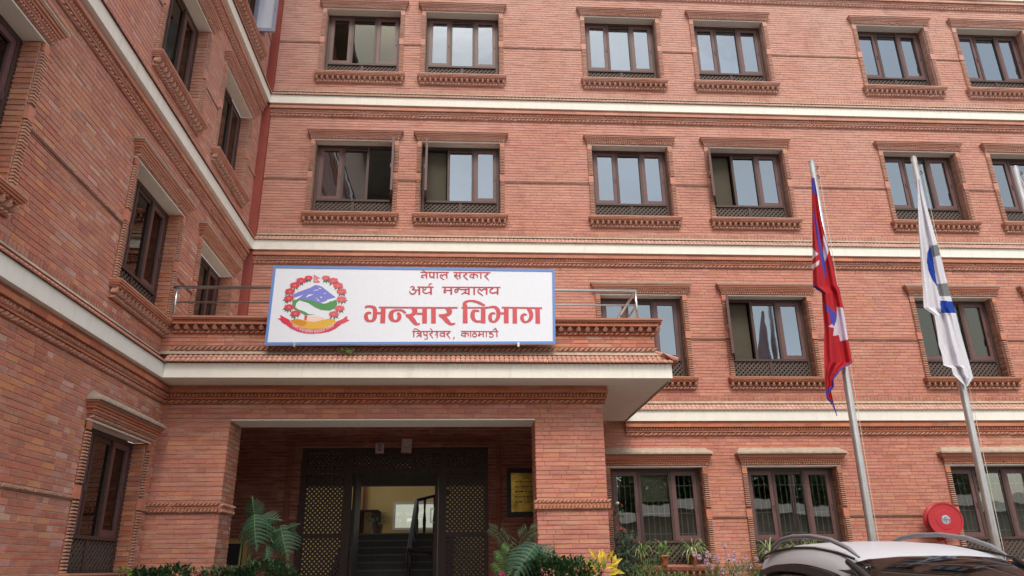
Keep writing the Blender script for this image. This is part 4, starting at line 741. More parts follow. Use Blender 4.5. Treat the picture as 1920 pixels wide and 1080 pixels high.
flag('flag', 'limp white flag with a blue ring and grey bars, on the second pole', F2L, F2R, F2C, (.80, .80, .86), {'grey': (.24, .25, .27), 'blue': (.02, .07, .44)}, 5, 60, 420)
xa = at_y(1914, 338, 10.40); zz = xa.z
flag('flag', 'pale pink and white flag barely entering at the right edge of the photo', [(xa.x, zz), (xa.x + .03, zz - .5), (xa.x + .10, zz - 2.2)], [(xa.x + .03, zz), (xa.x + .30, zz - 1.0), (xa.x + .52, zz - 2.2)],
     {'r': [[(xa.x - .1, zz - .35), (xa.x + .6, zz - .3), (xa.x + .6, zz - .8), (xa.x - .1, zz - .8)]]}, (.78, .72, .76), {'r': (.60, .12, .14)}, 8)

# ------------------------------------------------------------------ fire hose reel
rc = at_y(1768, 975, 13.17)
reel = thing('fire_hose_reel', 'round red fire hose reel mounted on the brick wall beside the third ground floor window', 'hose reel', tuple(rc), math.radians(-7))
REDP = simple('red_enamel', (.46, .035, .045), .35, .06, 8, dirt=(.3, .12, .1), dirt_rng=(.6, .85, .4))
q = MB(); q.lathe([(.001, -.104), (.085, -.106), (.16, -.104), (.165, -.099), (.262, -.099), (.268, -.110), (.292, -.110), (.295, -.095), (.295, -.085), (.19, -.08)], 44, axis='Y'); q.build('front_disc', REDP, reel)
q = MB(); q.lathe([(.19, .075), (.295, .08), (.295, .095), (.275, .10), (.001, .10)], 44, axis='Y'); q.build('back_disc', REDP, reel, True)
q = MB()
for i, (r, y) in enumerate([(.225, -.06), (.225, -.03), (.225, 0), (.225, .03), (.225, .06)]):
    q.tube([(r * math.cos(a), y, r * math.sin(a)) for a in [k * math.pi / 16 for k in range(33)]], .017, 6, (.1, .02, .02), False)
q.build('hose', simple('black_rubber', (.03, .02, .02), .6), reel, True)
q = MB(); q.lathe([(.001, -.112), (.05, -.11), (.075, -.106), (.078, -.098)], 18, axis='Y', col=(.42, .46, .52))
for k in range(60):
    a = random.uniform(0, 6.28); r = random.uniform(.008, .068); q.box(r * math.cos(a) - .009, r * math.cos(a) + .009, -.1155, -.1125, r * math.sin(a) - .006, r * math.sin(a) + .006, random.choice([(.16, .20, .30), (.65, .68, .72), (.3, .33, .4)]))
q.build('hub_plate', PAINTED, reel)
q = MB(); q.box(-.03, .03, .101, .30, -.34, .1, (.4, .02, .03)); q.tube([(0, .06, -.26), (0, .05, -.5), (.02, .2, -.62), (.0, .28, -.8)], .02, 8, (.4, .02, .03)); q.build('bracket', REDP, reel)

# ------------------------------------------------------------------ wall pieces in the porch
def framed(name, label, cat, x0, x1, z0, z1, y, fw, fcol, build, gap=.0):
    t = thing(name, label, cat, ((x0 + x1) / 2, y, (z0 + z1) / 2)); w, h = (x1 - x0) / 2, (z1 - z0) / 2
    q = MB(); q.box(-w, w, -.04, .01, h - fw, h, fcol); q.box(-w, w, -.04, .01, -h, -h + fw, fcol); q.box(-w, -w + fw, -.04, .01, -h + fw, h - fw, fcol); q.box(w - fw, w, -.04, .01, -h + fw, h - fw, fcol); q.build('frame', PAINTED, t)
    q = MB(); build(q, w - fw, h - fw); q.build('face', PAINTED, t); return t
BRASS = simple('brass_sheet', (.50, .32, .07), .30, .5, 5, metal=.95, bumps=.35)
def plq(q, w, h): q.box(-w, w, -.012, .0, -h, h, (.50, .33, .07))
t = framed('brass_plaque', 'engraved brass plaque in a black frame on the dark porch wall', 'plaque', .74, 1.42, .82, 1.63, 13.47, .075, (.012, .010, .010), plq)
for o in t.children:
    if o.name.startswith('face'): o.data.materials.clear(); o.data.materials.append(BRASS)
q = MB()
for i in range(5):
    z = .17 - i * .085; x = -.20
    while x < .2:
        l = random.uniform(.03, .09); q.box(x, x + l, -.0165, -.0125, z, z + random.uniform(.012, .022), (.10, .06, .02)); x += l + random.uniform(.012, .03)
q.box(-.06, .06, -.0165, -.0125, .235, .245, (.1, .06, .02)); q.build('engraving', PAINTED, t)
def nb(q, w, h): q.box(-w, w, -.012, 0, -h, h, (.02, .02, .022))
framed('notice_board', 'small black board in an ochre frame low on the porch wall behind the climbing plant', 'notice board', -4.02, -3.60, .02, .50, 13.47, .07, (.42, .27, .10), nb)
for i, (px0, px1, py0, py1, lab, rot, fs) in enumerate(((703, 721, 830, 851, 'small square pink printed sheet stuck above the entrance, the left of the two', .0, 0), (752, 773, 822, 850, 'larger tilted printed sheet stuck above the entrance, the right of the two', .04, 1))):
    c0 = at_y(px0, py1, 13.45); c1 = at_y(px1, py0, 13.45); t = thing('paper_notice', lab, 'notice', ((c0.x + c1.x) / 2, 13.45, (c0.z + c1.z) / 2), group='paper notices over the door'); t.rotation_euler = (0, rot, 0)
    w, h = (c1.x - c0.x) / 2, (c1.z - c0.z) / 2; q = MB(); q.box(-w, w, -.004, .0, -h, h, (.42, .14, .15)); q.box(-w * .86, w * .86, -.006, -.0045, -h * .86, h * .86, (.50, .40, .40)); q.build('sheet', PAINTED, t)
    q = MB()
    if fs == 0:
        for k in range(16): a = k * math.pi / 8; q.box(w * .5 * math.cos(a) - .008, w * .5 * math.cos(a) + .008, -.0075, -.0062, h * .45 * math.sin(a) - .008, h * .45 * math.sin(a) + .008, (.10, .09, .10))
        q.box(-.012, .012, -.0075, -.0062, -.04, .04, (.12, .1, .1)); q.box(-w * .7, w * .7, -.0075, -.0062, h * .6, h * .8, (.10, .09, .09))
    else:
        for k in range(7):
            for j in range(5): 
                if random.random() < .6: q.box(-w * .7 + j * w * .3, -w * .7 + j * w * .3 + w * .2, -.0075, -.0062, -h * .75 + k * h * .22, -h * .75 + k * h * .22 + h * .1, (.14, .12, .10))
    q.build('print', PAINTED, t)

# ------------------------------------------------------------------ parked car
SILVER = simple('silver_paint', (.55, .58, .64), .40, .02, 3, metal=.1); 
for n_ in SILVER.node_tree.nodes:
    if n_.type == 'BSDF_PRINCIPLED': n_.inputs['Coat Weight'].default_value = .2
BLACKP = simple('black_plastic', (.022, .022, .024), .45, .1, 20); RUB = simple('tyre_rubber', (.02, .02, .02), .8)
car = thing('parked_car', 'silver compact SUV with dark roof rails parked nose-on in front of the flagpoles', 'car', (3.40, 3.62, -1.5))
ST = [ # y from nose, hood/roof z, belt z, roof half width, belt half width, body half width, bottom z
 (0.00, .62, .60, .50, .62, .70, .30), (.10, .80, .74, .62, .72, .80, .24), (.45, .95, .86, .68, .80, .87, .22), (.95, 1.02, .95, .70, .83, .89, .24), (1.22, 1.06, 1.00, .71, .84, .89, .24),
 (1.50, 1.30, 1.02, .655, .84, .89, .24), (1.80, 1.465, 1.03, .62, .84, .89, .24), (1.98, 1.535, 1.035, .60, .84, .89, .24), (2.20, 1.597, 1.04, .592, .84, .89, .24), (2.60, 1.650, 1.045, .588, .84, .89, .24), (3.00, 1.668, 1.05, .583, .84, .89, .24),
 (3.40, 1.648, 1.06, .575, .835, .885, .24), (3.66, 1.59, 1.07, .565, .83, .88, .26), (3.82, 1.53, 1.08, .56, .82, .87, .30), (4.05, 1.25, 1.08, .58, .80, .85, .34), (4.20, 1.0, .95, .66, .76, .82, .38), (4.27, .70, .68, .60, .70, .76, .40)]
def prof(s):
    y, zt, zb_, wr, wb_, w, z0 = s
    g = (zt - zb_)
    P_ = [(w * .93, z0), (w, z0 + .18), (w, zb_ - .22), (wb_, zb_), (wb_ + (wr - wb_) * .55, zb_ + g * .55), (wr + .035, zt - min(.17, g * .4)), (wr, zt - min(.045, g * .2)), (wr * .8, zt - min(.018, g * .1)), (wr * .4, zt - .003), (0, zt)]
    return [(x, y, z) for x, z in P_]
def fine(a, n=4):
    out = []
    for i in range(len(a) - 1):
        p0, p1, p2, p3 = a[max(i - 1, 0)], a[i], a[i + 1], a[min(i + 2, len(a) - 1)]
        for k in range(n): t = k / n; out.append(tuple(.5 * (2 * b + (c - a_) * t + (2 * a_ - 5 * b + 4 * c - d) * t * t + (3 * b - a_ - 3 * c + d) * t ** 3) for a_, b, c, d in zip(p0, p1, p2, p3)))
    return out + [a[-1]]
rows = [prof(s) for s in fine(ST)]; nP = 10
def cmesh(sel, m, name, off=0.0, smooth=True, sides=(1, -1)):
    q = MB(); idx = {}
    def vid(i, j, sg):
        k = (i, j, sg if j < nP - 1 else 1)
        if k not in idx:
            x, y, z = rows[i][j]; idx[k] = len(q.v); q.v.append((sg * (x + (off if 2 < j < 7 else 0)), y, z + (off if j >= 6 else 0))); q.c.append((1, 1, 1))
        return idx[k]
    for i in range(len(rows) - 1):
        for j in range(nP - 1):
            if not sel(i // 4, j): continue
            for sg in sides:
                f = [vid(i, j, sg), vid(i, j + 1, sg), vid(i + 1, j + 1, sg), vid(i + 1, j, sg)]; q.f.append(tuple(f[::-1] if sg > 0 else f))
    return q.build(name, m, car, smooth)
isws = lambda i, j: 4 <= i <= 6 and j >= 5
issd = lambda i, j: 4 <= i <= 12 and j in (3, 4)
isrw = lambda i, j: i == 13 and j >= 5
cmesh(lambda i, j: not (isws(i, j) or issd(i, j) or isrw(i, j)), SILVER, 'body')
cmesh(isws, CARGLASS, 'windscreen', .004); [(cmesh(lambda i, j: issd(i, j) and a_ <= i < b_, CARGLASS if m_ else BLACKP, 'side_window' if m_ else 'door_pillar', .002, True, (s_,))) for s_ in (1, -1) for a_, b_, m_ in ((4, 5, 0), (5, 8, 1), (8, 9, 0), (9, 12, 1), (12, 13, 0))]; cmesh(isrw, CARGLASS, 'rear_window', .004)
for sg in (1, -1):
    q = MB(); q.tube([(sg * .63, y, z) for y, z in ((1.30, 1.13), (1.55, 1.29), (1.80, 1.43), (1.98, 1.505))], [.03, .03, .028, .022], 8); q.build('windscreen_pillar', BLACKP, car, True)
    q = MB(); q.tube([(sg * (.583 if y > 2 else .59), y, z) for y, z in ((1.96, 1.525), (2.2, 1.568), (2.6, 1.612), (3.0, 1.624), (3.4, 1.606), (3.66, 1.572))], .010, 6); q.build('roof_gutter', BLACKP, car, True)
    q = MB(); q.tube([(sg * .555, y, z) for y, z in fine([(1.95, 1.535), (2.10, 1.60), (2.35, 1.665), (2.7, 1.706), (3.05, 1.716), (3.3, 1.70), (3.48, 1.655), (3.62, 1.58)], 1)], [.008, .018, .019, .019, .019, .019, .018, .008], 8)
    q.build('roof_rail', simple('rail_grey', (.22, .22, .24), .4, .1, 9), car, True)
    # rain guards over the side windows
    q = MB(); pts = fine([(1.95, .70, 1.36), (2.2, .672, 1.435), (2.7, .668, 1.485), (3.2, .660, 1.49), (3.6, .655, 1.44)], 4)
    for a, b in zip(pts, pts[1:]): q.hexa([(sg * (a[1] + .012), a[0], a[2]), (sg * (b[1] + .012), b[0], b[2]), (sg * (b[1] + .03), b[0], b[2] - .055), (sg * (a[1] + .03), a[0], a[2] - .055)], [(sg * (a[1] + .018), a[0], a[2]), (sg * (b[1] + .018), b[0], b[2]), (sg * (b[1] + .038), b[0], b[2] - .055), (sg * (a[1] + .038), a[0], a[2] - .055)])
    q.build('rain_guard', BLACKP, car)
    q = MB(); q.lathe([(.001, -.06), (.07, -.055), (.085, 0), (.07, .05), (.001, .055)], 14, (sg * 1.0, 1.55, 1.06), axis='Y'); q.box(min(sg * .86, sg * .95), max(sg * .86, sg * .95), 1.53, 1.58, 1.02, 1.06); q.build('mirror', SILVER, car, True)
    for y in (.80, 3.42):
        for nm, prf, m in (('tyre', [(.20, -.10), (.31, -.105), (.335, -.08), (.335, .08), (.31, .105), (.20, .10)], RUB), ('rim', [(.001, -.06), (.06, -.075), (.20, -.09), (.20, .05)], STEEL)):
            q = MB(); vs0 = len(q.v); q.lathe(prf, 28); q.v = [(sg * .80 + (v[2] if sg < 0 else -v[2]), y + v[0], .335 + v[1]) for v in q.v]; q.build(nm, m, car, True)
    q = MB(); q.box(min(sg * .42, sg * .70), max(sg * .42, sg * .70), .02, .12, .62, .76, (.8, .82, .85)); q.build('headlight', PAINTED, car)
q = MB(); q.box(-.38, .38, -.02, .04, .48, .68); q.build('grille', BLACKP, car)
q = MB(); q.box(-.60, .60, 1.35, 1.95, .90, .95, (.05, .05, .05)); q.build('dashboard', PAINTED, car)
q = MB(); q.box(-.62, .62, 1.96, 3.7, 1.42, 1.45, (.12, .12, .12)); q.build('headliner', PAINTED, car)
for x in (-.36, .36): q = MB(); q.hexa([(x - .24, 2.35, .5), (x + .24, 2.35, .5), (x + .24, 2.5, .5), (x - .24, 2.5, .5)], [(x - .20, 2.62, 1.2), (x + .20, 2.62, 1.2), (x + .20, 2.72, 1.2), (x - .20, 2.72, 1.2)], (.06, .06, .06)); q.build('seat', PAINTED, car)
q = MB(); q.hexa([(-.6, 3.2, .5), (.6, 3.2, .5), (.6, 3.35, .5), (-.6, 3.35, .5)], [(-.58, 3.45, 1.25), (.58, 3.45, 1.25), (.58, 3.55, 1.25), (-.58, 3.55, 1.25)], (.06, .06, .06)); q.build('rear_seat', PAINTED, car)
q = MB(); q.tube([(-.05, 1.62, 1.40), (-.05, 1.72, 1.385)], .012, 6); q.box(-.13, .07, 1.78, 1.80, 1.33, 1.40); q.build('rear_view_mirror', BLACKP, car)

# ------------------------------------------------------------------ planting
def leafcol(base, k=.3): f = random.uniform(1 - k, 1 + k); return (base[0] * f, base[1] * f, base[2] * f)
def oneleaf(mb, p, d, up, L_, W_, col, fold=.25):
    d = d.normalized(); s = d.cross(up); s = s.normalized() if s.length > 1e-4 else Vector((1, 0, 0)); n = s.cross(d).normalized()
    a = p; m_ = p + d * L_ * .5; t = p + d * L_ - n * L_ * .15
    mb.add([a, m_ + s * W_ / 2 + n * W_ * fold * .4, t, m_ - s * W_ / 2 + n * W_ * fold * .4, m_], [(0, 1, 4), (1, 2, 4), (4, 2, 3), (0, 4, 3)], col)
def rv(): return Vector((random.gauss(0, 1), random.gauss(0, 1), random.gauss(0, 1))).normalized()
def shrub(name, label, cx, cy, cz, rx, ry, rz_, n, L_, W_, base, cat='shrub', group=None, stems=7):
    t = thing(name, label, cat, (cx, cy, -1.0), group=group); q = MB(); z0 = cz + 1.0
    for i in range(n):
        v = rv(); r = random.uniform(.55, 1.0) ** .5 * (1 + .20 * math.sin(5 * v.x + 3 * v.z + cx) + .14 * math.sin(11 * v.y + 9 * v.x)); p = Vector((v.x * rx * r, v.y * ry * r, z0 + v.z * rz_ * r)); d = (v + rv() * .8 + Vector((0, 0, .25)))
        lb = .55 + .6 * ((math.sin(p.x * 9) * math.sin(p.z * 8 + 1) + 1) / 2) * random.uniform(.7, 1.3)
        oneleaf(q, p, d, Vector((0, 0, 1)), L_ * random.uniform(.7, 1.3), W_ * random.uniform(.7, 1.2), (base[0] * lb, base[1] * lb, base[2] * lb))
    q.build('foliage', LEAF, t, kind='stuff'); q = MB()
    for i in range(stems): a = random.uniform(0, 6.28); q.tube([(.04 * math.cos(a), .04 * math.sin(a), 0), (rx * .5 * math.cos(a), ry * .5 * math.sin(a), z0 + random.uniform(-.2, .3) * rz_)], [.014, .006], 5, (.10, .06, .04))
    q.build('stem', LEAF, t); return t
def pxp(px, py, Y): return at_y(px, py, Y)
DG = (.048, .100, .040)
c = pxp(300, 1098, 9.7); shrub('shrub', 'dark green small-leaved shrub at the foot of the left porch pier', c.x, 9.7, c.z, .38, .3, .19, 1900, .065, .036, DG)
c = pxp(452, 1102, 10.1); shrub('shrub', 'broad dark green shrub below the climbing split-leaf plant', c.x + .12, 10.1, c.z, .66, .35, .26, 3600, .065, .034, DG)
c = pxp(1035, 1100, 10.0); shrub('shrub', 'glossy dark green shrub in front of the right porch pillar', c.x + .04, 10.0, c.z, .52, .35, .37, 4600, .07, .038, (.050, .110, .038))
c = pxp(232, 1078, 9.3); shrub('small_plant', 'tuft of bright yellow-green leaves at the foot of the wing window', c.x, 9.3, c.z, .06, .06, .06, 90, .06, .02, (.22, .34, .04), 'plant')
c = pxp(1375, 1085, 10.9); 
def monstera(mb, base, tip, width, droop=.2, nf=9, col=(.045, .12, .055), face=Vector((0, -1, .25)), gap=.30):
    ax = tip - base; Lx = ax.length; ax = ax.normalized(); s = ax.cross(face).normalized(); n = s.cross(ax).normalized()
    if n.dot(face) < 0: n = -n
    pt = lambda t: base + ax * Lx * t + n * (math.sin(t * math.pi) * droop * Lx * .5)
    mb.tube([pt(i / 8) + n * .004 for i in range(9)], .006, 5, (.12, .2, .08))
    for sg in (1, -1):
        for i in range(nf):
            t0 = -.02 + .93 * i / nf; t1 = t0 + .93 / nf * (1 - gap * .25); lw = width * .5 * (math.sin(math.pi * min(1, .22 + .80 * (i + .5) / nf)) ** .7) * random.uniform(.9, 1.08); fw = .55 - .2 * i / nf
            cc = leafcol(col, .22); a0, a1 = pt(max(t0, 0)), pt(min(t1, 1)); vs = []; K = 5
            for k in range(K + 1):
                f = k / K; e = (a0 + a1) / 2 + s * sg * lw * f + ax * lw * fw * f * f * 1.1 - n * (lw * .45 * f ** 1.8) ; hw_ = (a1 - a0).length * .5 * (1 - .38 * min(1, f * 2.2)) * (1 + .2 * math.sin(f * math.pi)) * (1 - .8 * f ** 3)
                dvec = (ax * (1) - s * sg * .45 * f).normalized(); vs += [e - dvec * hw_, e + n * hw_ * .25, e + dvec * hw_]
            fs = []
            for k in range(K): fs += [(3 * k, 3 * k + 1, 3 * k + 4, 3 * k + 3), (3 * k + 1, 3 * k + 2, 3 * k + 5, 3 * k + 4)]
            mb.add(vs, fs, cc)
    tt = pt(.93); mb.add([pt(.88) - s * width * .07, tt + ax * Lx * .12, pt(.88) + s * width * .07], [(0, 1, 2)], leafcol(col, .1))
def plant(name, label, cat, Y, leaves, stems, col, root):
    t = thing(name, label, cat, tuple(root)); r = Vector(root)
    for lf in leaves:
        (bx_, by_, tx, ty, w) = lf[:5]; b_ = pxp(bx_, by_, Y + (lf[5] if len(lf) > 5 else 0)) - r; t_ = pxp(tx, ty, Y - .08 + (lf[5] if len(lf) > 5 else 0)) - r
        q = MB(); monstera(q, b_, t_, w, col=col); q.build('leaf', LEAF, t)
    for s_ in stems:
        pts = [pxp(x, y, Y + .02) - r for x, y in s_]; q = MB(); q.tube(pts, [.013] * (len(pts) - 1) + [.006], 6, (.09, .13, .05)); q.build('stem', LEAF, t, True)
    return t
r0 = pxp(460, 1130, 10.25)
plant('split_leaf_plant', 'tall split-leaf plant with drooping fingered leaves beside the left porch pier', 'plant', 10.25,
      [(477, 965, 482, 1034, .46), (526, 985, 541, 1052, .40, .1), (479, 975, 473, 930, .26, .15), (484, 974, 530, 976, .28, .12), (536, 994, 563, 982, .13, .12), (500, 1022, 503, 1062, .14, .06), (492, 985, 512, 1018, .22, .15), (515, 990, 522, 1040, .20, .2)],
      [[(452, 1130), (462, 1060), (474, 1010), (478, 968)], [(440, 1130), (449, 1050), (456, 1000), (470, 985)], [(455, 1130), (470, 1040), (505, 1000), (530, 990)], [(478, 970), (500, 985), (502, 1022)]], (.032, .080, .042), r0)
r0 = pxp(985, 1130, 9.9)
plant('split_leaf_plant', 'split-leaf plant with one big perforated leaf in front of the right porch pillar', 'plant', 9.9,
      [(1006, 1020, 964, 1084, .50), (1000, 1030, 1050, 1046, .26, .1), (975, 1042, 950, 1085, .2, .1)], [[(985, 1130), (990, 1070), (1004, 1024)], [(985, 1130), (1000, 1060), (1012, 1032)], [(980, 1130), (975, 1042)]], (.045, .10, .065), r0)
def blades(name, label, cat, root, n, spread, h, L_, w, cols, up=.9, droop=1.0, group=None, pot=None):
    t = thing(name, label, cat, tuple(root), group=group)
    q = MB()
    for i in range(n):
        a = random.uniform(0, 2 * math.pi); el = random.uniform(.35, 1.35) * up; l = L_ * random.uniform(.65, 1.1); d = Vector((math.cos(a) * math.cos(el), math.sin(a) * math.cos(el), math.sin(el))); p = Vector((math.cos(a) * spread * random.random(), math.sin(a) * spread * random.random(), h)); K = 7; vs = []; cc = leafcol(random.choice(cols), .2)
        s = Vector((-math.sin(a), math.cos(a), 0))
        for k in range(K + 1):
            f = k / K; ww = w * (1 - f) ** .6 * (.5 + .5 * min(1, f * 6)); vs += [p - s * ww / 2, p + s * ww / 2]; p = p + d * l / K; d = (d + Vector((0, 0, -.27 * droop * (1 + f)))).normalized()
        q.add(vs, [(2 * k, 2 * k + 1, 2 * k + 3, 2 * k + 2) for k in range(K)], cc)
    q.build('leaves', LEAF, t, kind='stuff')
    if pot:
        r, hh, pc = pot; q = MB(); q.lathe([(r * .72, 0), (r * .95, hh * .8), (r * 1.06, hh * .8), (r * 1.06, hh), (r * .95, hh), (r * .9, hh * .9), (.001, hh * .88)], 20, col=pc); q.build('pot', PAINTED, t, True)
    return t
SPC = [(.16, .28, .08), (.36, .46, .20), (.24, .36, .12), (.50, .55, .32)]
gp = 'spider plants along the window ledges'
for px, py, lab, cnt in ((1205, 1050, 'spider plant in a brown pot on the ledge of the barred window nearest the porch', 60), (1303, 1046, 'spider plant in a brown pot at the right end of the first window ledge', 75), (1448, 1045, 'spider plant half hidden by the car at the left end of the second window ledge', 60), (1506, 1040, 'spider plant glimpsed under the roof rail of the car', 45), (1535, 1040, 'low spider plant behind the car beside its taller neighbour', 40)):
    c = pxp(px, py, 13.30); blades('spider_plant', lab, 'plant', (c.x, 13.38, .002), cnt, .04, .17, .56, .021, SPC, group=gp, pot=(.075, .17, (.30, .075, .04)))
c = pxp(1245, 1050, 13.38); t = thing('potted_plant', 'small orange plastic pot with a leafy seedling between the two spider plants', 'plant', (c.x, 13.36, .002)); q = MB(); q.lathe([(.055, 0), (.075, .13), (.083, .13), (.083, .155), (.07, .155), (.001, .145)], 20, col=(.55, .15, .06)); q.build('pot', PAINTED, t, True)
q = MB()
for i in range(16): p = Vector((random.uniform(-.05, .07), random.uniform(-.04, .04), .17 + random.uniform(0, .16))); oneleaf(q, p, rv() + Vector((.2, 0, .6)), Vector((0, -1, 0)), .09, .045, leafcol((.12, .28, .05)))
q.tube([(0, 0, .14), (.01, 0, .32)], .005, 5, (.2, .3, .1)); q.build('foliage', LEAF, t)
# croton with yellow leaves
c = pxp(1125, 1130, 10.3); t = thing('croton_bush', 'croton with bright yellow leaves in front of the right pillar', 'plant', tuple(c)); 
for px, py, dx, dz, l in [(1120, 1052, -.10, .16, .2), (1135, 1058, -.05, .3, .2), (1143, 1062, .25, .15, .2), (1128, 1068, -.25, .1, .18), (1146, 1070, .3, -.05, .18), (1120, 1078, -.2, 0, .16), (1140, 1078, .15, .05, .18), (1132, 1072, 0, .2, .2), (1108, 1070, -.05, .3, .16), (1105, 1080, .05, .2, .16), (1148, 1056, .12, .2, .13), (1126, 1060, .0, .3, .2), (1138, 1050, .15, .22, .16), (1118, 1064, -.3, .15, .17), (1134, 1066, .28, .1, .2), (1124, 1076, -.1, .25, .2), (1144, 1076, .2, .2, .16), (1112, 1058, -.2, .2, .13), (1130, 1046, .02, .2, .1)]:
    q = MB(); p = pxp(px, py, 10.3) - c; oneleaf(q, p, Vector((dx, random.uniform(-.15, .05), dz)), Vector((0, -1, .2)), l, .065, leafcol(random.choice([(.60, .44, .03), (.52, .42, .04), (.64, .48, .05), (.25, .32, .05)]), .12), .5); q.build('leaf', LEAF, t)
q = MB(); q.tube([(0, 0, 0), pxp(1128, 1066, 10.3) - c], [.015, .006], 6, (.15, .1, .05)); q.build('stem', LEAF, t)
# tall rose bush
c = pxp(1170, 1130, 11.2); t = thing('rose_bush', 'lanky rose bush with sparse dark leaves climbing past the left side of the barred window', 'plant', tuple(c)); q = MB(); lf = MB()
for path in ([(1172, 1130), (1168, 1040), (1160, 990), (1158, 945)], [(1175, 1130), (1180, 1060), (1172, 1010), (1163, 1000)], [(1180, 1130), (1186, 1070), (1178, 1030), (1192, 1000)], [(1165, 1130), (1160, 1080), (1152, 1040)], [(1170, 1100), (1175, 1050), (1166, 1000)]):
    pts = [pxp(x, y, 11.2 + random.uniform(-.1, .1)) - c for x, y in path]; q.tube(pts, [.010, .007, .005, .003], 5, (.12, .09, .06))
    for i in range(52):
        s = random.uniform(.25, 1) * (len(pts) - 1) * .999; a, b = pts[int(s)], pts[int(s) + 1]; p = a.lerp(b, s % 1) + rv() * .08; young = p.z > .95 and random.random() < .4
        oneleaf(lf, p, rv(), Vector((0, -1, .3)), .075, .04, leafcol((.20, .05, .04) if young else (.035, .07, .04), .3))
q.build('stem', LEAF, t); lf.build('foliage', LEAF, t, kind='stuff')
q = MB(); p = pxp(1158, 944, 11.2) - c; q.lathe([(.001, -.02), (.022, -.005), (.026, .012), (.012, .024), (.001, .02)], 10, tuple(p), (.72, .68, .66)); q.build('bud', LEAF, t, True)
# pink flower bed
c = pxp(1340, 1130, 10.9); t = thing('flower_bed', 'bed of pale pink pompom flowers on thin stems beside the silver car', 'flowers', tuple(c)); st_ = MB()
fpos = [(1110, 850), (885, 915), (990, 920), (1185, 910), (1045, 937), (1140, 945), (1180, 947), (1065, 960), (1270, 938), (1355, 955), (978, 975), (1305, 1005), (1265, 1012), (1012, 1015), (1220, 985), (1430, 912), (925, 937), (1100, 1045), (1200, 1055)]
for k, (x, y) in enumerate(fpos):
    Yk = 10.9 + random.uniform(-.25, .25); p = pxp(1080 + x / 4, 810 + y / 4, Yk) - c; r = random.choice([.032, .040, .048, .038]); q = MB()
    for i in range(60):
        v = rv(); v.y = -abs(v.y) if random.random() < .7 else v.y; oneleaf(q, p + v * r * .35, v + Vector((0, 0, .1)), Vector((0, 0, 1)), r * .85, r * .5, vary((.86, .70, .78) if v.length and random.random() < .8 else (.55, .25, .42), .1))
    q.build('flower', LEAF, t); st_.tube([p, p + Vector((random.uniform(-.06, .06), 0, -.35)), Vector((p.x * .85, p.y, 0))], .003, 4, (.10, .17, .06))
st_.build('stem', LEAF, t, kind='stuff'); q = MB()
for i in range(2600):
    x = random.uniform(-1.15, .75); hh = .40 + .10 * math.sin(x * 5) + .06 * math.sin(x * 13 + 1); p = Vector((x, random.uniform(-.35, .35), random.uniform(.1, hh))); oneleaf(q, p, Vector((random.gauss(0, .5), random.gauss(0, .5), random.uniform(.3, 1.2))), rv(), .07, .010, leafcol((.085, .165, .05), .35))
q.build('foliage', LEAF, t, kind='stuff')
c = pxp(1185, 1105, 11.6); shrub('leafy_bush', 'loose green bush below the first window ledge', c.x + .1, 11.6, c.z, .55, .3, .42, 1500, .075, .022, (.07, .14, .045), 'shrub')
# palm and friends behind the right split-leaf plant
c = pxp(950, 1130, 10.6); t = thing('small_palm', 'small feathery palm rising behind the split-leaf plant at the right pillar', 'palm', tuple(c))
def frond(pts, l, n, col, name='frond'):
    q = MB(); P_ = [p - c for p in pts]; q.tube(P_, .005, 4, (.09, .12, .05))
    for i in range(n):
        s = (i + .5) / n * (len(P_) - 1) * .999; a, b = P_[int(s)], P_[int(s) + 1]; p = a.lerp(b, s % 1); d = (b - a).normalized()
        for sg in (1, -1): side = d.cross(Vector((0, 1, 0))).normalized() * sg; oneleaf(q, p, side + d * .7 + Vector((0, -.1, -.25)), Vector((0, -1, 0)), l * (1 - .5 * i / n), .016, leafcol(col, .2))
    q.build(name, LEAF, t)
frond([pxp(962, 1070, 10.6), pxp(950, 1020, 10.6), pxp(936, 1000, 10.6), pxp(918, 990, 10.6)], .16, 16, (.05, .09, .045))
frond([pxp(966, 1060, 10.6), pxp(975, 1015, 10.6), pxp(990, 998, 10.6), pxp(1004, 994, 10.6)], .20, 18, (.055, .085, .04))
frond([pxp(958, 1075, 10.6), pxp(948, 1045, 10.5), pxp(938, 1030, 10.5)], .22, 14, (.07, .16, .045)); frond([pxp(958, 1080, 10.6), pxp(942, 1062, 10.5), pxp(930, 1052, 10.5)], .2, 12, (.08, .17, .045))
q = MB(); p = pxp(941, 1076, 10.3) - c
for i in range(20): oneleaf(q, p + rv() * .01, rv(), Vector((0, -1, 0)), .04, .02, (.50, .04, .22))
q.build('magenta_flower', LEAF, t)
# weed on the porch ledge
c = pxp(650, 658, 10.12); t = thing('ledge_weed', 'little green weed sprouting on the tiled ledge under the sign', 'plant', tuple(c)); q = MB()
for i in range(26): oneleaf(q, Vector((random.gauss(0, .05), random.uniform(-.02, .03), random.uniform(-.02, .03))), rv() + Vector((0, -.2, .5)), Vector((0, -1, 0)), .06, .022, leafcol((.14, .20, .05)))
q.build('leaves', LEAF, t)
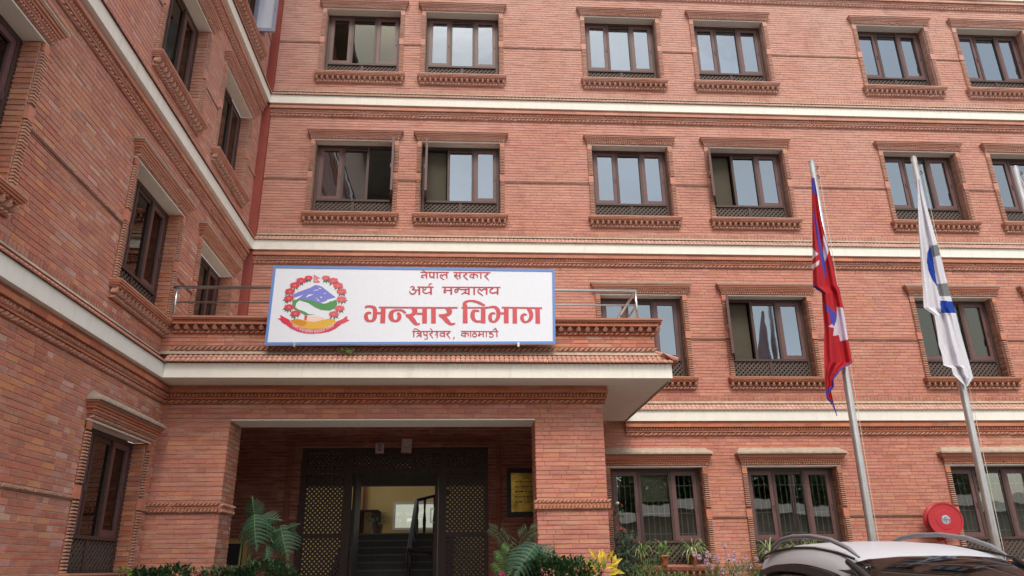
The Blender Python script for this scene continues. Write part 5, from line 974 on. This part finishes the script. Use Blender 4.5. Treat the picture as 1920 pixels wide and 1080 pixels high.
# landing plant indoors
c = Vector((-2.0, 18.2, .73)); t = thing('landing_plant', 'dark potted plant standing on the stair landing inside', 'plant', tuple(c)); q = MB(); q.lathe([(.11, 0), (.14, .22), (.15, .22), (.001, .21)], 18, col=(.16, .07, .04)); q.build('pot', PAINTED, t, True); q = MB()
for i in range(26): a = random.uniform(0, 6.28); e = random.uniform(.2, 1.3); oneleaf(q, Vector((0, 0, .24)) + Vector((math.cos(a) * math.cos(e), math.sin(a) * math.cos(e), math.sin(e))) * random.uniform(.05, .28), Vector((math.cos(a), math.sin(a), random.uniform(-.8, .5))), Vector((0, 0, 1)), .2, .06, leafcol((.03, .06, .025)))
for i in range(8): a = i * .78; q.tube([(0, 0, .2), (.15 * math.cos(a), .15 * math.sin(a), .42)], .005, 4, (.04, .07, .03))
q.build('foliage', LEAF, t)

# ------------------------------------------------------------------ ground and what stands behind the photographer
PAVE, t_, p_ = mat('yard_paving'); bt = N(t_, 'ShaderNodeTexBrick'); bt.inputs['Scale'].default_value = 1.0; bt.inputs['Brick Width'].default_value = .4; bt.inputs['Row Height'].default_value = .2; bt.inputs['Mortar Size'].default_value = .008
bt.inputs['Color1'].default_value = (.16, .15, .14, 1); bt.inputs['Color2'].default_value = (.20, .185, .17, 1); bt.inputs['Mortar'].default_value = (.12, .11, .10, 1); L(t_, pos_node(t_), bt.inputs['Vector']); L(t_, bt.outputs[0], p_.inputs['Base Color']); p_.inputs['Roughness'].default_value = .9
q = MB(); q.add([(-400, -400, -1.5), (400, -400, -1.5), (400, 400, -1.5), (-400, 400, -1.5)], [(0, 1, 2, 3)]); q.build('ground', PAVE, None, kind='structure')
SOIL = simple('soil', (.09, .06, .04), .95, .3, 10, bumps=.6)
for x0, x1, y0, y1 in ((-4.1, -2.9, 9.2, 10.55), (.9, 5.0, 9.5, 13.2)):
    q = MB(); q.box(x0, x1, y0, y1, -1.49, -1.05); q.build('planting_bed', SOIL, None, kind='structure')
ob = thing('opposite_building', 'low pale annexe across the yard, seen only in the window reflections', 'building', (14, -15, -1.5))
q = MB(); q.box(-20, 20, -4, 4, 0, 3.8, (.42, .16, .11)); q.build('wall', simple('beige_render', (.42, .38, .32), .9, .2, 2), ob)
q = MB(); q.add([(-20.5, -4.6, 3.8), (20.5, -4.6, 3.8), (20.5, 4.6, 3.8), (-20.5, 4.6, 3.8), (-20.5, 0, 4.6), (20.5, 0, 4.6)], [(0, 1, 5, 4), (3, 4, 5, 2), (0, 4, 3), (1, 2, 5), (0, 3, 2, 1)], (.4, .38, .36)); q.build('roof', CONC, ob)
for i in range(11): q = MB(); q.box(-17.2 + i * 3.2, -15.8 + i * 3.2, 4.001, 4.06, 1.0, 2.4, (.7, .7, .66)); q.build('window', WOOD, ob)
tr = thing('yard_tree', 'broad green tree across the yard, seen only in the ground floor window reflections', 'tree', (-1.5, -9.5, -1.5)); q = MB(); q.tube([(0, 0, 0), (.1, 0, 1.6), (.0, .1, 3.2)], [.2, .15, .08], 8, (.12, .09, .06))
for i in range(7): a = i * .9; q.tube([(.05, 0, 1.7 + .1 * i), (1.2 * math.cos(a), 1.2 * math.sin(a), 3.0 + .15 * i)], [.07, .03], 6, (.12, .09, .06))
q.build('trunk', LEAF, tr, True); q = MB()
for i in range(9000): v = rv(); r = random.uniform(.4, 1) ** .4 * (1 + .2 * math.sin(6 * v.x + 4 * v.z)); oneleaf(q, Vector((v.x * 2.0 * r, v.y * 1.8 * r, 3.5 + v.z * 1.5 * r)), rv(), Vector((0, 0, 1)), .26, .15, leafcol((.075, .12, .04), .3))
q.build('crown', LEAF, tr, kind='stuff')

for k, (x, y, sc) in enumerate(((5.5, -22, 1.5), (13, -21.5, 1.8), (21, -22.5, 1.6), (29, -21, 1.7))):
    t2 = copy_tree(tr); t2.location = (x, y, -1.5); t2.scale = (sc, sc, sc); t2.rotation_euler = (0, 0, k * 1.3); t2['label'] = ('leftmost tall tree behind the annexe, seen only in window reflections', 'second tall tree from the left behind the annexe', 'third tall tree from the left behind the annexe', 'rightmost tall tree behind the annexe across the yard')[k]; t2['group'] = 'trees behind the annexe'
